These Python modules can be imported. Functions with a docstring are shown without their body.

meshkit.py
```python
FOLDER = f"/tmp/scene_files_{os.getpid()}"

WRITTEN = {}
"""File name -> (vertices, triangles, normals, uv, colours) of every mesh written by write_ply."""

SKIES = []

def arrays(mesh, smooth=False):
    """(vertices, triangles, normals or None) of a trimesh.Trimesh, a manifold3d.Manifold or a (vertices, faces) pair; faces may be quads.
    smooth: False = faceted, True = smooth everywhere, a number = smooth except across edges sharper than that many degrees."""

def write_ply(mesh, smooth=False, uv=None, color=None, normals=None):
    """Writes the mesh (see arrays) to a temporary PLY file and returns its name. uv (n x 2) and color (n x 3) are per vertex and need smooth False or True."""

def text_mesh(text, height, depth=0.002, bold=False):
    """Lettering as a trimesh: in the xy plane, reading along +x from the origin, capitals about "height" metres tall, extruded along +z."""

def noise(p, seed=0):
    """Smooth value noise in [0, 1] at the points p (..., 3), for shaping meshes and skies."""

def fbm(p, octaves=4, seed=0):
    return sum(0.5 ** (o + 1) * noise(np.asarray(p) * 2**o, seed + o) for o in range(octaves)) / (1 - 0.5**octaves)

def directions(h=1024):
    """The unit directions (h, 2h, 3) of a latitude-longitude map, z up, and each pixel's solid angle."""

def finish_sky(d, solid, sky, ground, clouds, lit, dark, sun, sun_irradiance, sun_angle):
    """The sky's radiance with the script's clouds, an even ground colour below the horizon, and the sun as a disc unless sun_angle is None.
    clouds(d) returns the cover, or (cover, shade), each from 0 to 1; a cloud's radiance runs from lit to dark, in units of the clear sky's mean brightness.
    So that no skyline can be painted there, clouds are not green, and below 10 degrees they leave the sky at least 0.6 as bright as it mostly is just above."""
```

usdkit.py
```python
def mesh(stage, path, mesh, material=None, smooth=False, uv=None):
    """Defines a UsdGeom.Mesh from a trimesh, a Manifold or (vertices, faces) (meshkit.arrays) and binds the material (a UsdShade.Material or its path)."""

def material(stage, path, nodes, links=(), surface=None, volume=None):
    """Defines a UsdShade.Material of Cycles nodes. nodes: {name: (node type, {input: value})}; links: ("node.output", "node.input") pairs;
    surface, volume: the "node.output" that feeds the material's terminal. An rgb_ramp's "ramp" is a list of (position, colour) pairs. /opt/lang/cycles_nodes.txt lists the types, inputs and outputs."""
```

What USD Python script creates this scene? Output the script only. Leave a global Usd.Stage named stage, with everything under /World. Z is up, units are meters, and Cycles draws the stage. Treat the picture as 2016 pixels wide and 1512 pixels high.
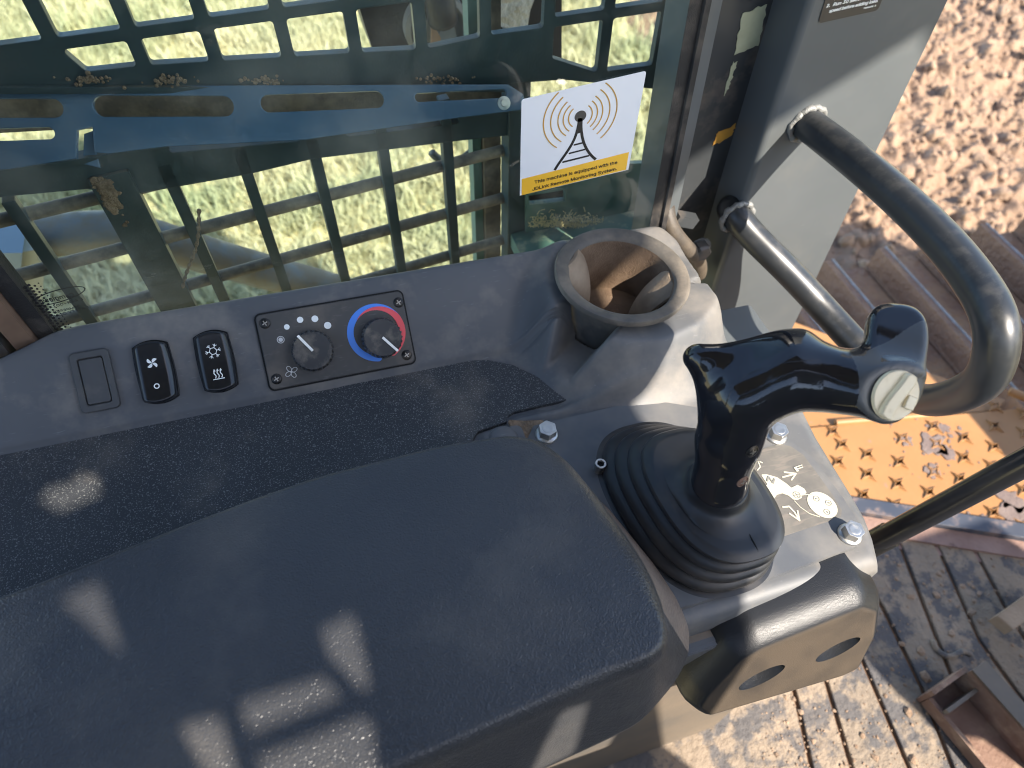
import math, random, shapely
import numpy as np, trimesh, manifold3d as m3, usdkit, meshkit
from shapely.geometry import Polygon, Point, LineString, box as sbox
from shapely import affinity
from shapely.ops import unary_union
from pxr import Usd, UsdGeom, UsdLux, UsdShade, Gf, Sdf, Vt

stage = Usd.Stage.CreateInMemory()
UsdGeom.SetStageUpAxis(stage, 'Z')
UsdGeom.Xform.Define(stage, '/World')
rng = np.random.default_rng(7)
random.seed(7)
A = np.array
def nz(a): a = A(a, float); return a / np.linalg.norm(a)

# ------------------------------------------------------------------ camera, sky, sun
CAM = A([0., 0., 2.1])                       # the eye above the dirt, metres
F = 1400.0                                   # focal length in pixels of the 2016 px wide photograph
_down, _xc = nz([-23, -1044, F]), nz([5492, 1156, F])   # measured: where verticals and the console's length converge
_zw = -_down
_xw = nz(_xc - _xc @ _zw * _zw)
_yw = -np.cross(_zw, _xw)
RW = np.stack([_xw, _yw, _zw])               # (right, up, forward) -> world
TILT = math.asin(-(RW @ _xc)[2])             # the console runs slightly downhill to the front
ca, sa = math.cos(TILT), math.sin(TILT)
TC = A([[ca, 0, -sa], [0, 1, 0], [sa, 0, ca]])  # world -> console axes
cam = UsdGeom.Camera.Define(stage, '/World/camera')
right, up, fwd = RW[:, 0], RW[:, 1], RW[:, 2]
M = np.eye(4); M[0, :3] = right; M[1, :3] = up; M[2, :3] = -fwd; M[3, :3] = CAM
UsdGeom.Xformable(cam).AddTransformOp().Set(Gf.Matrix4d(M.tolist()))
cam.CreateHorizontalApertureAttr(36.0); cam.CreateVerticalApertureAttr(27.0)
cam.CreateFocalLengthAttr(36.0 * F / 2016)
cam.CreateClippingRangeAttr(Gf.Vec2f(0.02, 2000.0))
cam.CreateFStopAttr(7.0); cam.CreateFocusDistanceAttr(0.56)
EXPOSURE = 1.6
cam.CreateExposureAttr(EXPOSURE)

SUN = nz([0.48, -1.0, 1.0])                  # towards the sun
SKY_STRENGTH, SUN_INTENSITY = 0.15, 1.25
dome = UsdLux.DomeLight.Define(stage, '/World/sky')
usdkit.material(stage, '/World/Looks/sky_look', {
    's': ('sky_texture', {'sky_type': 'single_scattering', 'sun_disc': False, 'sun_elevation': math.asin(SUN[2]),
                          'sun_rotation': math.atan2(SUN[0], SUN[1]), 'air_density': 1.0, 'aerosol_density': 1.2}),
    'b': ('background_shader', {'strength': SKY_STRENGTH})}, [('s.color', 'b.color')], surface='b.background')
UsdShade.MaterialBindingAPI.Apply(dome.GetPrim()).Bind(UsdShade.Material.Get(stage, '/World/Looks/sky_look'))
dome.GetPrim().SetCustomDataByKey('kind', 'structure')
sun = UsdLux.DistantLight.Define(stage, '/World/sun')
sun.CreateIntensityAttr(SUN_INTENSITY); sun.CreateAngleAttr(0.53); sun.CreateNormalizeAttr(True)
sun.CreateColorAttr(Gf.Vec3f(1.0, 0.91, 0.79))
_sx = nz(np.cross([0, 0, 1], SUN)); _sy = np.cross(SUN, _sx)
M = np.eye(4); M[0, :3] = _sx; M[1, :3] = _sy; M[2, :3] = SUN
UsdGeom.Xformable(sun).AddTransformOp().Set(Gf.Matrix4d(M.tolist()))

# ------------------------------------------------------------------ measuring: photograph rays meet the surface a thing lies on
# all shapes below are in metres relative to the eye, world axes (x forward, y left, z up), unless said "console axes"
def ray(u, v): return RW @ A([(u - 1008) / F, (756 - v) / F, 1.0])
def at_y(u, v, y): r = ray(u, v); return r * (y / r[1])
def at_z(u, v, z): r = ray(u, v); return r * (z / r[2])
def at_d(u, v, d): return ray(u, v) * d
def at_plane(u, v, p, n): r = ray(u, v); return r * (np.dot(p, n) / np.dot(r, n))
def c2w(q): return np.asarray(q, float) @ TC     # console axes -> world axes
def con_z(u, v, z): r = TC @ ray(u, v); return (r * (z / r[2]))
XC, YC, ZC = TC[0], TC[1], TC[2]
def c2w_mesh(m): return (c2w(m[0]), m[1])

# ------------------------------------------------------------------ prims
_names = {}
def _path(parent, name):
    k = (parent, name); n = _names.get(k, 0); _names[k] = n + 1
    return f"{parent}/{name}" + (f"_{n:03d}" if n else '')
class Thing:
    def __init__(s, name, label, cat, base=(0, 0, 0), group=None, kind=None):
        s.base = A(base, float)
        s.path = _path('/World', name)
        x = UsdGeom.Xform.Define(stage, s.path); x.AddTranslateOp().Set(Gf.Vec3d(*(s.base + CAM)))
        p = x.GetPrim()
        for k, v in (('label', label), ('category', cat), ('group', group), ('kind', kind)):
            if v: p.SetCustomDataByKey(k, v)
    def part(s, name, mesh, mat, smooth=False, parent=None, label=None, kind=None):
        v, f = vf(mesh)
        path = _path(parent or s.path, name)
        g = usdkit.mesh(stage, path, (v - s.base, f), mats[mat], smooth=smooth)
        if label: g.GetPrim().SetCustomDataByKey('label', label)
        if kind: g.GetPrim().SetCustomDataByKey('kind', kind)
        return path
def solo(name, mesh, mat, smooth=False, label=None, cat=None, kind=None, group=None):
    v, f = vf(mesh)
    g = usdkit.mesh(stage, _path('/World', name), (v + CAM, f), mats[mat], smooth=smooth).GetPrim()
    for k, x in (('label', label), ('category', cat), ('group', group), ('kind', kind)):
        if x: g.SetCustomDataByKey(k, x)
    return g

# ------------------------------------------------------------------ mesh helpers
def vf(mesh):
    if isinstance(mesh, list): mesh = cat(mesh)
    v, f, _ = meshkit.arrays(mesh)
    used, inv = np.unique(f, return_inverse=True)
    return v[used], inv.reshape(f.shape)
def cat(ms):
    vs, fs, n = [], [], 0
    for m in ms:
        v, f = vf(m); vs.append(v); fs.append(f + n); n += len(v)
    return (np.vstack(vs), np.vstack(fs))
def frame_map(mesh, o, ex, ey, ez):
    v, f = vf(mesh)
    w = np.asarray(o) + v[:, :1] * np.asarray(ex) + v[:, 1:2] * np.asarray(ey) + v[:, 2:3] * np.asarray(ez)
    if np.dot(np.cross(ex, ey), ez) < 0: f = f[:, ::-1]
    return (w, f)
def cross_section(poly):
    rings = []
    for g in getattr(poly, 'geoms', [poly]):
        if g.is_empty or g.area < 1e-12: continue
        rings.append(np.asarray(g.exterior.coords)[:-1])
        rings += [np.asarray(r.coords)[:-1] for r in g.interiors]
    return m3.CrossSection(rings, m3.FillRule.EvenOdd)
def extrude(poly, t, cham=0.0):
    """solid from z=0 to z=t; cham: the top edge is stepped in, in two small steps, so that it catches light"""
    if cham <= 0: return m3.Manifold.extrude(cross_section(poly), t)
    out = m3.Manifold.extrude(cross_section(poly), t - cham)
    for k, (a, b) in enumerate(((0.0, .30), (.30, .55), (.55, .75), (.75, .90), (.90, 1.0))):
        y1 = t - cham + cham * math.sin(math.acos(max(0, 1 - b)))
        q = poly.buffer(-cham * (a + b) / 2)
        if not q.is_empty: out += m3.Manifold.extrude(cross_section(q), y1)
    return out
def rrect(x0, y0, x1, y1, r, n=6): return sbox(x0 + r, y0 + r, x1 - r, y1 - r).buffer(r, quad_segs=n)
def circle(x, y, r, n=16): return Point(x, y).buffer(r, quad_segs=n)
def stroke(pts, w, cap='round'): return LineString(pts).buffer(w / 2, cap_style=cap, quad_segs=4)
def box3(c, s, ex=(1, 0, 0), ey=(0, 1, 0), ez=(0, 0, 1)):
    b = trimesh.creation.box(s); return frame_map(b, c, ex, ey, ez)
def spline(pts, n):
    from scipy.interpolate import CubicSpline
    p = A(pts, float); d = np.r_[0, np.cumsum(np.linalg.norm(np.diff(p, axis=0), axis=1))]
    return CubicSpline(d, p)(np.linspace(0, d[-1], n))
def tube(pts, r, n=20, caps=True, closed=False):
    p = A(pts, float); k = len(p); r = np.broadcast_to(r, k)
    t = np.gradient(p, axis=0); t /= np.linalg.norm(t, axis=1)[:, None]
    u = np.cross(t[0], [0.3, 0.5, 0.81]); u /= np.linalg.norm(u)
    V = []
    a = np.linspace(0, 2 * np.pi, n, endpoint=False)
    for i in range(k):
        u = u - u @ t[i] * t[i]; u /= np.linalg.norm(u); w = np.cross(t[i], u)
        V.append(p[i] + r[i] * (np.cos(a)[:, None] * u + np.sin(a)[:, None] * w))
    V = np.vstack(V); Fs = []
    for i in range(k - 1):
        j = np.arange(n); a0 = i * n + j; a1 = i * n + (j + 1) % n
        Fs += [np.c_[a0, a1, a1 + n], np.c_[a0, a1 + n, a0 + n]]
    if caps:
        V = np.vstack([V, p[0], p[-1]]); j = np.arange(n)
        Fs += [np.c_[(j + 1) % n, j, np.full(n, k * n)], np.c_[(k - 1) * n + j, (k - 1) * n + (j + 1) % n, np.full(n, k * n + 1)]]
    return (V, np.vstack(Fs))
def lathe(prof, o, axis, n=40, ref=(1, 0, 0)):
    """prof: (radius, height) from bottom outside over the top; axis up"""
    ez = nz(axis); ex = nz(A(ref) - A(ref) @ ez * ez); ey = np.cross(ez, ex)
    pr = A(prof, float); k = len(pr); a = np.linspace(0, 2 * np.pi, n, endpoint=False)
    V = np.vstack([np.c_[r * np.cos(a), r * np.sin(a), np.full(n, h)] for r, h in pr]); Fs = []
    for i in range(k - 1):
        j = np.arange(n); a0 = i * n + j; a1 = i * n + (j + 1) % n
        Fs += [np.c_[a0, a1, a1 + n], np.c_[a0, a1 + n, a0 + n]]
    return frame_map((V, np.vstack(Fs)), o, ex, ey, ez)
def rings_mesh(rings, cap=True):
    """closed curves of equal point count, bottom to top -> skin, last ring capped by its mean"""
    n = len(rings[0]); V = np.vstack(rings); Fs = []
    for i in range(len(rings) - 1):
        j = np.arange(n); a0 = i * n + j; a1 = i * n + (j + 1) % n
        Fs += [np.c_[a0, a1, a1 + n], np.c_[a0, a1 + n, a0 + n]]
    if cap:
        V = np.vstack([V, rings[-1].mean(0)]); j = np.arange(n); b = (len(rings) - 1) * n
        Fs.append(np.c_[b + j, b + (j + 1) % n, np.full(n, len(V) - 1)])
    return (V, np.vstack(Fs))
def closed_curve(pts, n, r=0.0):
    """counter-clockwise outline resampled to n points; r rounds its corners"""
    P = Polygon(pts)
    if r: P = P.buffer(-r).buffer(2 * r).buffer(-r)
    L = P.exterior; s = L.length
    q = A([L.interpolate(s * i / n).coords[0] for i in range(n)])
    if Polygon(q).exterior.is_ccw is False: q = q[::-1]
    k = np.argmin(q[:, 0] + q[:, 1] * .3)
    return np.roll(q, -k, axis=0)
def inset(q, d):
    t = np.roll(q, -1, 0) - np.roll(q, 1, 0); t /= np.linalg.norm(t, axis=1)[:, None]
    nrm = np.c_[-t[:, 1], t[:, 0]]
    for _ in range(3): nrm = (nrm + np.roll(nrm, 1, 0) + np.roll(nrm, -1, 0)) / 3
    nrm /= np.linalg.norm(nrm, axis=1)[:, None]
    return q + nrm * d
def smin(a, b, k): h = np.clip(0.5 + 0.5 * (b - a) / k, 0, 1); return b * (1 - h) + a * h - k * h * (1 - h)
def smax(a, b, k): return -smin(-a, -b, k)
def march(f, lo, hi, h):
    """marching tetrahedra of f<0 on a grid"""
    lo, hi = A(lo, float), A(hi, float); n = np.ceil((hi - lo) / h).astype(int) + 1
    ax = [lo[i] + h * np.arange(n[i]) for i in range(3)]
    P = np.stack(np.meshgrid(*ax, indexing='ij'), -1).reshape(-1, 3); val = f(P)
    idx = np.arange(len(P)).reshape(n)
    c = [idx[i:n[0] - 1 + i, j:n[1] - 1 + j, k:n[2] - 1 + k].ravel() for i in (0, 1) for j in (0, 1) for k in (0, 1)]
    c = np.stack(c, 1); s = val[c] < 0; c = c[s.any(1) & ~s.all(1)]
    ea, eb, tris, ins = [], [], [], []
    for tet in ((0, 1, 3, 7), (0, 3, 2, 7), (0, 2, 6, 7), (0, 6, 4, 7), (0, 4, 5, 7), (0, 5, 1, 7)):
        q = c[:, tet]; s = val[q] < 0; k = s.sum(1)
        for want in (1, 3):
            m = k == want; qq = q[m]; ss = s[m] if want == 1 else ~s[m]
            if len(qq):
                o = np.argsort(~ss, axis=1, kind='stable'); qq = np.take_along_axis(qq, o, 1)
                tris.append(np.stack([np.stack([qq[:, 0], qq[:, j]], 1) for j in (1, 2, 3)], 1))
        m = k == 2; qq = q[m]; ss = s[m]
        if len(qq):
            o = np.argsort(~ss, axis=1, kind='stable'); qq = np.take_along_axis(qq, o, 1)
            e = [np.stack([qq[:, a], qq[:, b]], 1) for a, b in ((0, 2), (0, 3), (1, 3), (1, 2))]
            tris += [np.stack([e[0], e[1], e[2]], 1), np.stack([e[0], e[2], e[3]], 1)]
    E = np.vstack(tris).reshape(-1, 2); E.sort(axis=1)
    U, inv = np.unique(E, axis=0, return_inverse=True)
    a, b = val[U[:, 0]], val[U[:, 1]]; t = a / (a - b)
    V = P[U[:, 0]] + t[:, None] * (P[U[:, 1]] - P[U[:, 0]])
    T = inv.reshape(-1, 3); T = T[(T[:, 0] != T[:, 1]) & (T[:, 1] != T[:, 2]) & (T[:, 0] != T[:, 2])]
    cn = V[T].mean(1); g = np.stack([f(cn + d) - f(cn - d) for d in np.eye(3) * h * .3], 1)
    fn = np.cross(V[T[:, 1]] - V[T[:, 0]], V[T[:, 2]] - V[T[:, 0]])
    w = (fn * g).sum(1) < 0; T[w] = T[w][:, ::-1]
    return (V, T)
def capsule(p, a, b, ra, rb):
    a, b = A(a), A(b); ab = b - a; t = np.clip(((p - a) @ ab) / (ab @ ab), 0, 1)
    return np.linalg.norm(p - a - t[:, None] * ab, axis=1) - (ra + (rb - ra) * t)
def text(s, width, o, ex, ey, ez, depth=0.0003, bold=False, height=None, center=False, slant=0.0):
    m = meshkit.text_mesh(s, 0.01, 1.0, bold); v = np.array(m.vertices); f = np.array(m.faces)
    v[:, 0] -= v[:, 0].min(); k = width / v[:, 0].max(); v[:, 0] += slant * v[:, 1]
    v[:, :2] *= k
    if height: v[:, 1] *= height / (0.01 * k)
    v[:, 2] = np.where(v[:, 2] > .5, depth, -depth * .3)
    if center: v[:, 0] -= width / 2
    return frame_map((v, f), o, ex, ey, ez)

# ------------------------------------------------------------------ materials
def lin(r, g, b):
    f = lambda c: c / 12.92 if c <= .04045 else ((c + .055) / 1.055) ** 2.4
    return tuple(f(x / 255) for x in (r, g, b))
mats = {}
def mat(name,  col, rough=.5, metal=0., col2=None, vscale=6., vdetail=4., dust=None, bump=None, bump2=None, spec=.5, coat=0., rvar=0., bevel=0., trans=0., speck=None, scratch=None, xtint=None):
    """dust: (colour, noise scale, low, high, most, up) up=1: only on faces that look up; bump: (kind, scale, distance); speck: (colour, scale, threshold)"""
    N = {'g': ('geometry', {}), 'p': ('principled_bsdf', {'roughness': rough, 'metallic': metal, 'specular_ior_level': spec, 'coat_weight': coat, 'coat_roughness': .08})}
    L = []
    N['vn'] = ('noise_texture', {'scale': vscale, 'detail': vdetail, 'roughness': .6}); L.append(('g.position', 'vn.vector'))
    N['vr'] = ('rgb_ramp', {'ramp': [(.3, col), (.7, col2 or col)]}); L.append(('vn.fac', 'vr.fac'))
    out = 'vr.color'
    if speck:
        N['sv'] = ('noise_texture', {'scale': speck[1], 'detail': 1.0}); L.append(('g.position', 'sv.vector'))
        N['sr'] = ('rgb_ramp', {'ramp': [(speck[2], (0, 0, 0)), (speck[2] + .08, (1, 1, 1))]}); L.append(('sv.fac', 'sr.fac'))
        N['sm'] = ('mix_color', {'b': speck[0]}); L += [('sr.color', 'sm.fac'), (out, 'sm.a')]; out = 'sm.result'
    if scratch:
        N['cm'] = ('mapping', {'scale': scratch[1], 'rotation': (0.3, .5, .4)}); L.append(('g.position', 'cm.vector'))
        N['cn'] = ('noise_texture', {'scale': 1.0, 'detail': 3.0, 'distortion': .4}); L.append(('cm.vector', 'cn.vector'))
        N['cr'] = ('rgb_ramp', {'ramp': [(scratch[2], (0, 0, 0)), (scratch[2] + .1, (scratch[3],) * 3)]}); L.append(('cn.fac', 'cr.fac'))
        N['cx'] = ('mix_color', {'b': scratch[0]}); L += [('cr.color', 'cx.fac'), (out, 'cx.a')]; out = 'cx.result'
    if dust:
        dc, ds, lo, hi, most, upf = dust
        N['dn'] = ('noise_texture', {'scale': ds, 'detail': 6.0, 'roughness': .62}); L.append(('g.position', 'dn.vector'))
        N['dr'] = ('rgb_ramp', {'ramp': [(lo, (0, 0, 0)), (hi, (most,) * 3)]}); L.append(('dn.fac', 'dr.fac'))
        fac = 'dr.color'
        if upf:
            N['sx'] = ('separate_xyz', {}); L.append(('g.normal', 'sx.vector'))
            N['um'] = ('map_range', {'from_min': 0.1, 'from_max': .9, 'clamp': True}); L.append(('sx.z', 'um.value'))
            N['uf'] = ('math', {'math_type': 'multiply'}); L += [('dr.color', 'uf.value1'), ('um.result', 'uf.value2')]; fac = 'uf.value'
        N['dm'] = ('mix_color', {'b': dc}); L += [(fac, 'dm.fac'), (out, 'dm.a')]; out = 'dm.result'
        N['rm'] = ('mix_color', {'a': (rough,) * 3, 'b': (.9,) * 3}); L += [(fac, 'rm.fac'), ('rm.result', 'p.roughness')]
    elif rvar:
        N['rr'] = ('map_range', {'from_min': .3, 'from_max': .7, 'to_min': rough - rvar, 'to_max': rough + rvar, 'clamp': True})
        N['rn'] = ('noise_texture', {'scale': vscale * 4, 'detail': 5.0}); L += [('g.position', 'rn.vector'), ('rn.fac', 'rr.value'), ('rr.result', 'p.roughness')]
    if xtint:      # uneven tint that grows with x: (colour, x where it starts, x where it is full, most)
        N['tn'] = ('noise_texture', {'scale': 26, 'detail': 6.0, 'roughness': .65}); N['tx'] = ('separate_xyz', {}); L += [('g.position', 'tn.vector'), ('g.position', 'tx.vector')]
        N['tm'] = ('map_range', {'from_min': xtint[1], 'from_max': xtint[2], 'clamp': True}); L.append(('tx.x', 'tm.value'))
        N['tr'] = ('map_range', {'from_min': .25, 'from_max': .75, 'to_max': xtint[3], 'clamp': True}); L.append(('tn.fac', 'tr.value'))
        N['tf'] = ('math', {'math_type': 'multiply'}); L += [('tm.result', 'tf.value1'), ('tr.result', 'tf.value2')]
        N['tc'] = ('mix_color', {'b': xtint[0]}); L += [('tf.value', 'tc.fac'), (out, 'tc.a')]; out = 'tc.result'
    L.append((out, 'p.base_color'))
    nrm = None
    if bevel:
        N['bv'] = ('bevel', {'radius': bevel, 'samples': 4}); nrm = 'bv.bevel'
    for i, b in enumerate((bump, bump2)):
        if not b: continue
        kind, sc, dist = b[:3]; nd, bn = f'b{i}', f'bb{i}'
        if kind == 'noise': N[nd] = ('noise_texture', {'scale': sc, 'detail': 3.0, 'roughness': .6}); o = f'{nd}.fac'
        elif kind == 'fine': N[nd] = ('noise_texture', {'scale': sc, 'detail': 1.0, 'distortion': 1.2}); o = f'{nd}.fac'
        elif kind == 'cell': N[nd] = ('voronoi_texture', {'scale': sc, 'feature': 'smooth_f1', 'smoothness': .6}); o = f'{nd}.distance'
        elif kind == 'lines':
            N[nd + 'm'] = ('mapping', {'scale': b[3]}); L.append(('g.position', nd + 'm.vector'))
            N[nd] = ('noise_texture', {'scale': sc, 'detail': 3.0}); o = f'{nd}.fac'
        L.append((nd + 'm.vector' if kind == 'lines' else 'g.position', f'{nd}.vector'))
        N[bn] = ('bump', {'strength': 1.0, 'distance': dist}); L.append((o, f'{bn}.height'))
        if nrm: L.append((nrm, f'{bn}.normal'))
        nrm = f'{bn}.normal'
    if nrm: L.append((nrm, 'p.normal'))
    mats[name] = usdkit.material(stage, f'/World/Looks/{name}', N, L, surface='p.BSDF')

DUST = (.42, .32, .22)
SOIL = (.36, .21, .12)
mat('console_plastic', (.072, .075, .080), .47, spec=.36, col2=(.088, .091, .096), vscale=9, dust=((.34, .29, .23), 14, .46, .80, .55, 0), bump=('fine', 1500, .00006), scratch=((.16, .165, .17), (90, 700, 500), .66, .5), xtint=((.12, .115, .106), .14, .34, .45))
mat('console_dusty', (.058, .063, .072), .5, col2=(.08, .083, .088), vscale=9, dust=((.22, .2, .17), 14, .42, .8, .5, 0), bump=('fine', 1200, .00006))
mat('tray_rubber', (.020, .022, .025), .62, col2=(.030, .032, .035), vscale=12, speck=((.16, .16, .15), 900, .60), bump=('noise', 800, .0007), dust=((.30, .25, .19), 10, .52, .85, .5, 0))
mat('vinyl', (.030, .031, .034), .30, col2=(.042, .042, .043), vscale=7, bump=('fine', 420, .00055), bump2=('cell', 900, .00025), dust=((.26, .22, .17), 8, .50, .9, .26, 0), spec=.40)
mat('vinyl_worn', (.20, .15, .115), .6, col2=(.12, .095, .08), vscale=20, bump=('cell', 420, .0006))
mat('panel_black', (.038, .037, .035), .5, col2=(.052, .05, .047), vscale=30, bump=('fine', 1600, .00004), dust=((.22, .17, .12), 20, .5, .85, .5, 0), bevel=.0008, scratch=((.1, .095, .09), (80, 500, 300), .62, .5))
mat('knob_black', (.016, .017, .019), .42, col2=(.026, .027, .029), vscale=40, bump=('fine', 1500, .00005), dust=((.3, .25, .18), 60, .5, .8, .5, 0))
mat('switch_black', (.008, .009, .011), .22, bump=('fine', 1500, .00003), bevel=.0012, rvar=.06)
mat('blank_black', (.045, .046, .047), .55, bump=('fine', 1500, .00005), bevel=.0008, dust=((.2, .17, .13), 30, .5, .85, .4, 0))
mat('white_print', (.72, .73, .70), .5)
mat('grey_print', (.5, .5, .48), .5)
mat('white_pointer', (.78, .76, .70), .45, bevel=.0004)
mat('blue_print', (.05, .19, .62), .45, col2=(.06, .22, .66))
mat('red_print', (.66, .07, .085), .45, col2=(.72, .09, .1))
mat('screw_black', (.02, .02, .02), .35, metal=.6, dust=((.25, .18, .12), 200, .5, .8, .5, 0))
mat('screw_steel', (.35, .34, .32), .38, metal=1., dust=((.25, .18, .12), 200, .5, .8, .5, 0))
mat('zinc', (.52, .51, .48), .42, metal=1., col2=(.40, .395, .38), vscale=120, bevel=.0006, dust=((.5, .42, .3), 160, .55, .85, .6, 0), rvar=.1)
mat('hole_black', (.004, .004, .004), .8)
mat('rubber_boot', (.009, .010, .012), .40, col2=(.016, .017, .019), vscale=20, bump=('fine', 900, .00005), dust=((.2, .16, .12), 26, .5, .85, .25, 0))
mat('gloss_black', (.004, .004, .005), .09, spec=.6, bump=('fine', 1800, .000006))
mat('grip_matte', (.035, .038, .04), .38, bump=('fine', 1700, .00009), spec=.6)
mat('cream', (.60, .49, .31), .35, col2=(.66, .56, .38), vscale=60, bevel=.0008, dust=((.35, .25, .14), 90, .6, .8, .5, 0))
mat('cup_rubber', (.055, .052, .048), .6, col2=(.085, .075, .062), vscale=30, dust=((.25, .205, .155), 26, .42, .75, .6, 0), bump=('noise', 200, .0004))
mat('cup_soil', (.085, .052, .030), .85, col2=(.16, .11, .072), vscale=40, bump=('noise', 500, .0008))
mat('fin_rubber', (.15, .11, .075), .7, col2=(.30, .235, .165), vscale=26, vdetail=5, bump=('noise', 300, .0004))
mat('decal_grey', (.085, .08, .072), .5, col2=(.13, .118, .10), vscale=50, vdetail=6, scratch=((.17, .145, .12), (40, 260, 60), .56, .5))
mat('decal_cream', (.42, .405, .32), .55, col2=(.36, .345, .275), vscale=60)
mat('decal_ink', (.16, .155, .14), .5)
mat('steel_grey', (.066, .075, .080), .45, col2=(.084, .092, .095), vscale=7, bump=('lines', 300, .00004, (1, 1, .08)), dust=((.2, .175, .14), 9, .55, .9, .35, 0), scratch=((.25, .25, .24), (30, 30, 420), .72, .5), rvar=.08)
mat('pillar_dark', (.03, .034, .038), .30, col2=(.045, .048, .05), vscale=6, dust=((.30, .22, .15), 14, .52, .85, .55, 0), rvar=.08)
mat('seal_black', (.012, .012, .013), .6, bump=('cell', 900, .0003), dust=((.3, .25, .2), 30, .5, .9, .4, 0))
mat('tube_black', (.012, .014, .016), .34, col2=(.020, .022, .024), vscale=8, dust=((.22, .2, .165), 60, .48, .80, .22, 1), rvar=.05)
mat('tube_grey', (.20, .215, .215), .34, col2=(.23, .24, .24), vscale=8, rvar=.06)
mat('weld', (.20, .20, .19), .5, metal=.2, col2=(.14, .14, .13), vscale=160, bump=('noise', 400, .001))
mat('guard_paint', (.02, .035, .04), .38, col2=(.035, .05, .052), vscale=12, vdetail=6, dust=((.16, .125, .085), 24, .40, .75, .75, 1), bump=('noise', 400, .0003), bevel=.002)
mat('rod_paint', (.06, .052, .042), .55, col2=(.16, .125, .09), vscale=34, vdetail=6, bump=('noise', 300, .0005), dust=((.30, .235, .165), 50, .40, .70, .8, 0))
mat('shelf_sky_blue', (.045, .085, .135), .16, spec=.9, col2=(.055, .10, .155), vscale=6, bump=('noise', 120, .0003), bevel=.002, dust=((.2, .16, .12), 20, .6, .9, .3, 0))  # base tinted blue for the sky reflected in dark paint
mat('rail_grey', (.11, .125, .135), .35, col2=(.14, .155, .16), vscale=10, dust=((.17, .14, .10), 40, .35, .60, .85, 0), bump=('noise', 300, .0004))
mat('stop_rubber', (.035, .03, .026), .6, col2=(.10, .078, .055), vscale=40, bump=('noise', 200, .0006))
mat('mud', (.13, .085, .05), .95, col2=(.25, .17, .11), vscale=60, bump=('noise', 160, .004))
mat('mud_grey', (.12, .088, .08), .9, col2=(.17, .13, .115), vscale=40, bump=('noise', 200, .002))
mat('yellow_paint', (.27, .130, .045), .55, col2=(.315, .158, .058), vscale=7, dust=((.20, .14, .12), 26, .66, .72, .85, 0), bump=('noise', 120, .0004), bevel=.001, rvar=.1)
mat('floor_mat', (.17, .135, .10), .8, col2=(.27, .205, .145), vscale=9, vdetail=7, dust=((.06, .062, .07), 24, .49, .57, .8, 0), bump=('noise', 90, .004), bump2=('noise', 500, .0008))
mat('mat_groove', (.13, .065, .03), .9, col2=(.2, .11, .06), vscale=40)
mat('rust', (.13, .068, .043), .75, col2=(.20, .12, .085), vscale=22, vdetail=7, bump=('noise', 200, .0015), dust=((.42, .30, .2), 30, .5, .8, .7, 0))
mat('sill_paint', (.035, .042, .06), .45, col2=(.05, .055, .07), vscale=20, dust=((.3, .2, .15), 40, .52, .75, .8, 0), bevel=.002)
mat('sill_rust', (.17, .10, .08), .7, col2=(.24, .155, .125), vscale=20, vdetail=6, bump=('noise', 200, .001), dust=((.1, .06, .05), 60, .6, .7, .8, 0))
mat('pedal_wood', (.24, .17, .11), .8, col2=(.32, .235, .16), vscale=30, bump=('noise', 200, .001))
mat('pedestal', (.085, .075, .065), .6, col2=(.17, .13, .09), vscale=5, vdetail=6, bump=('noise', 200, .0004))
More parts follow.
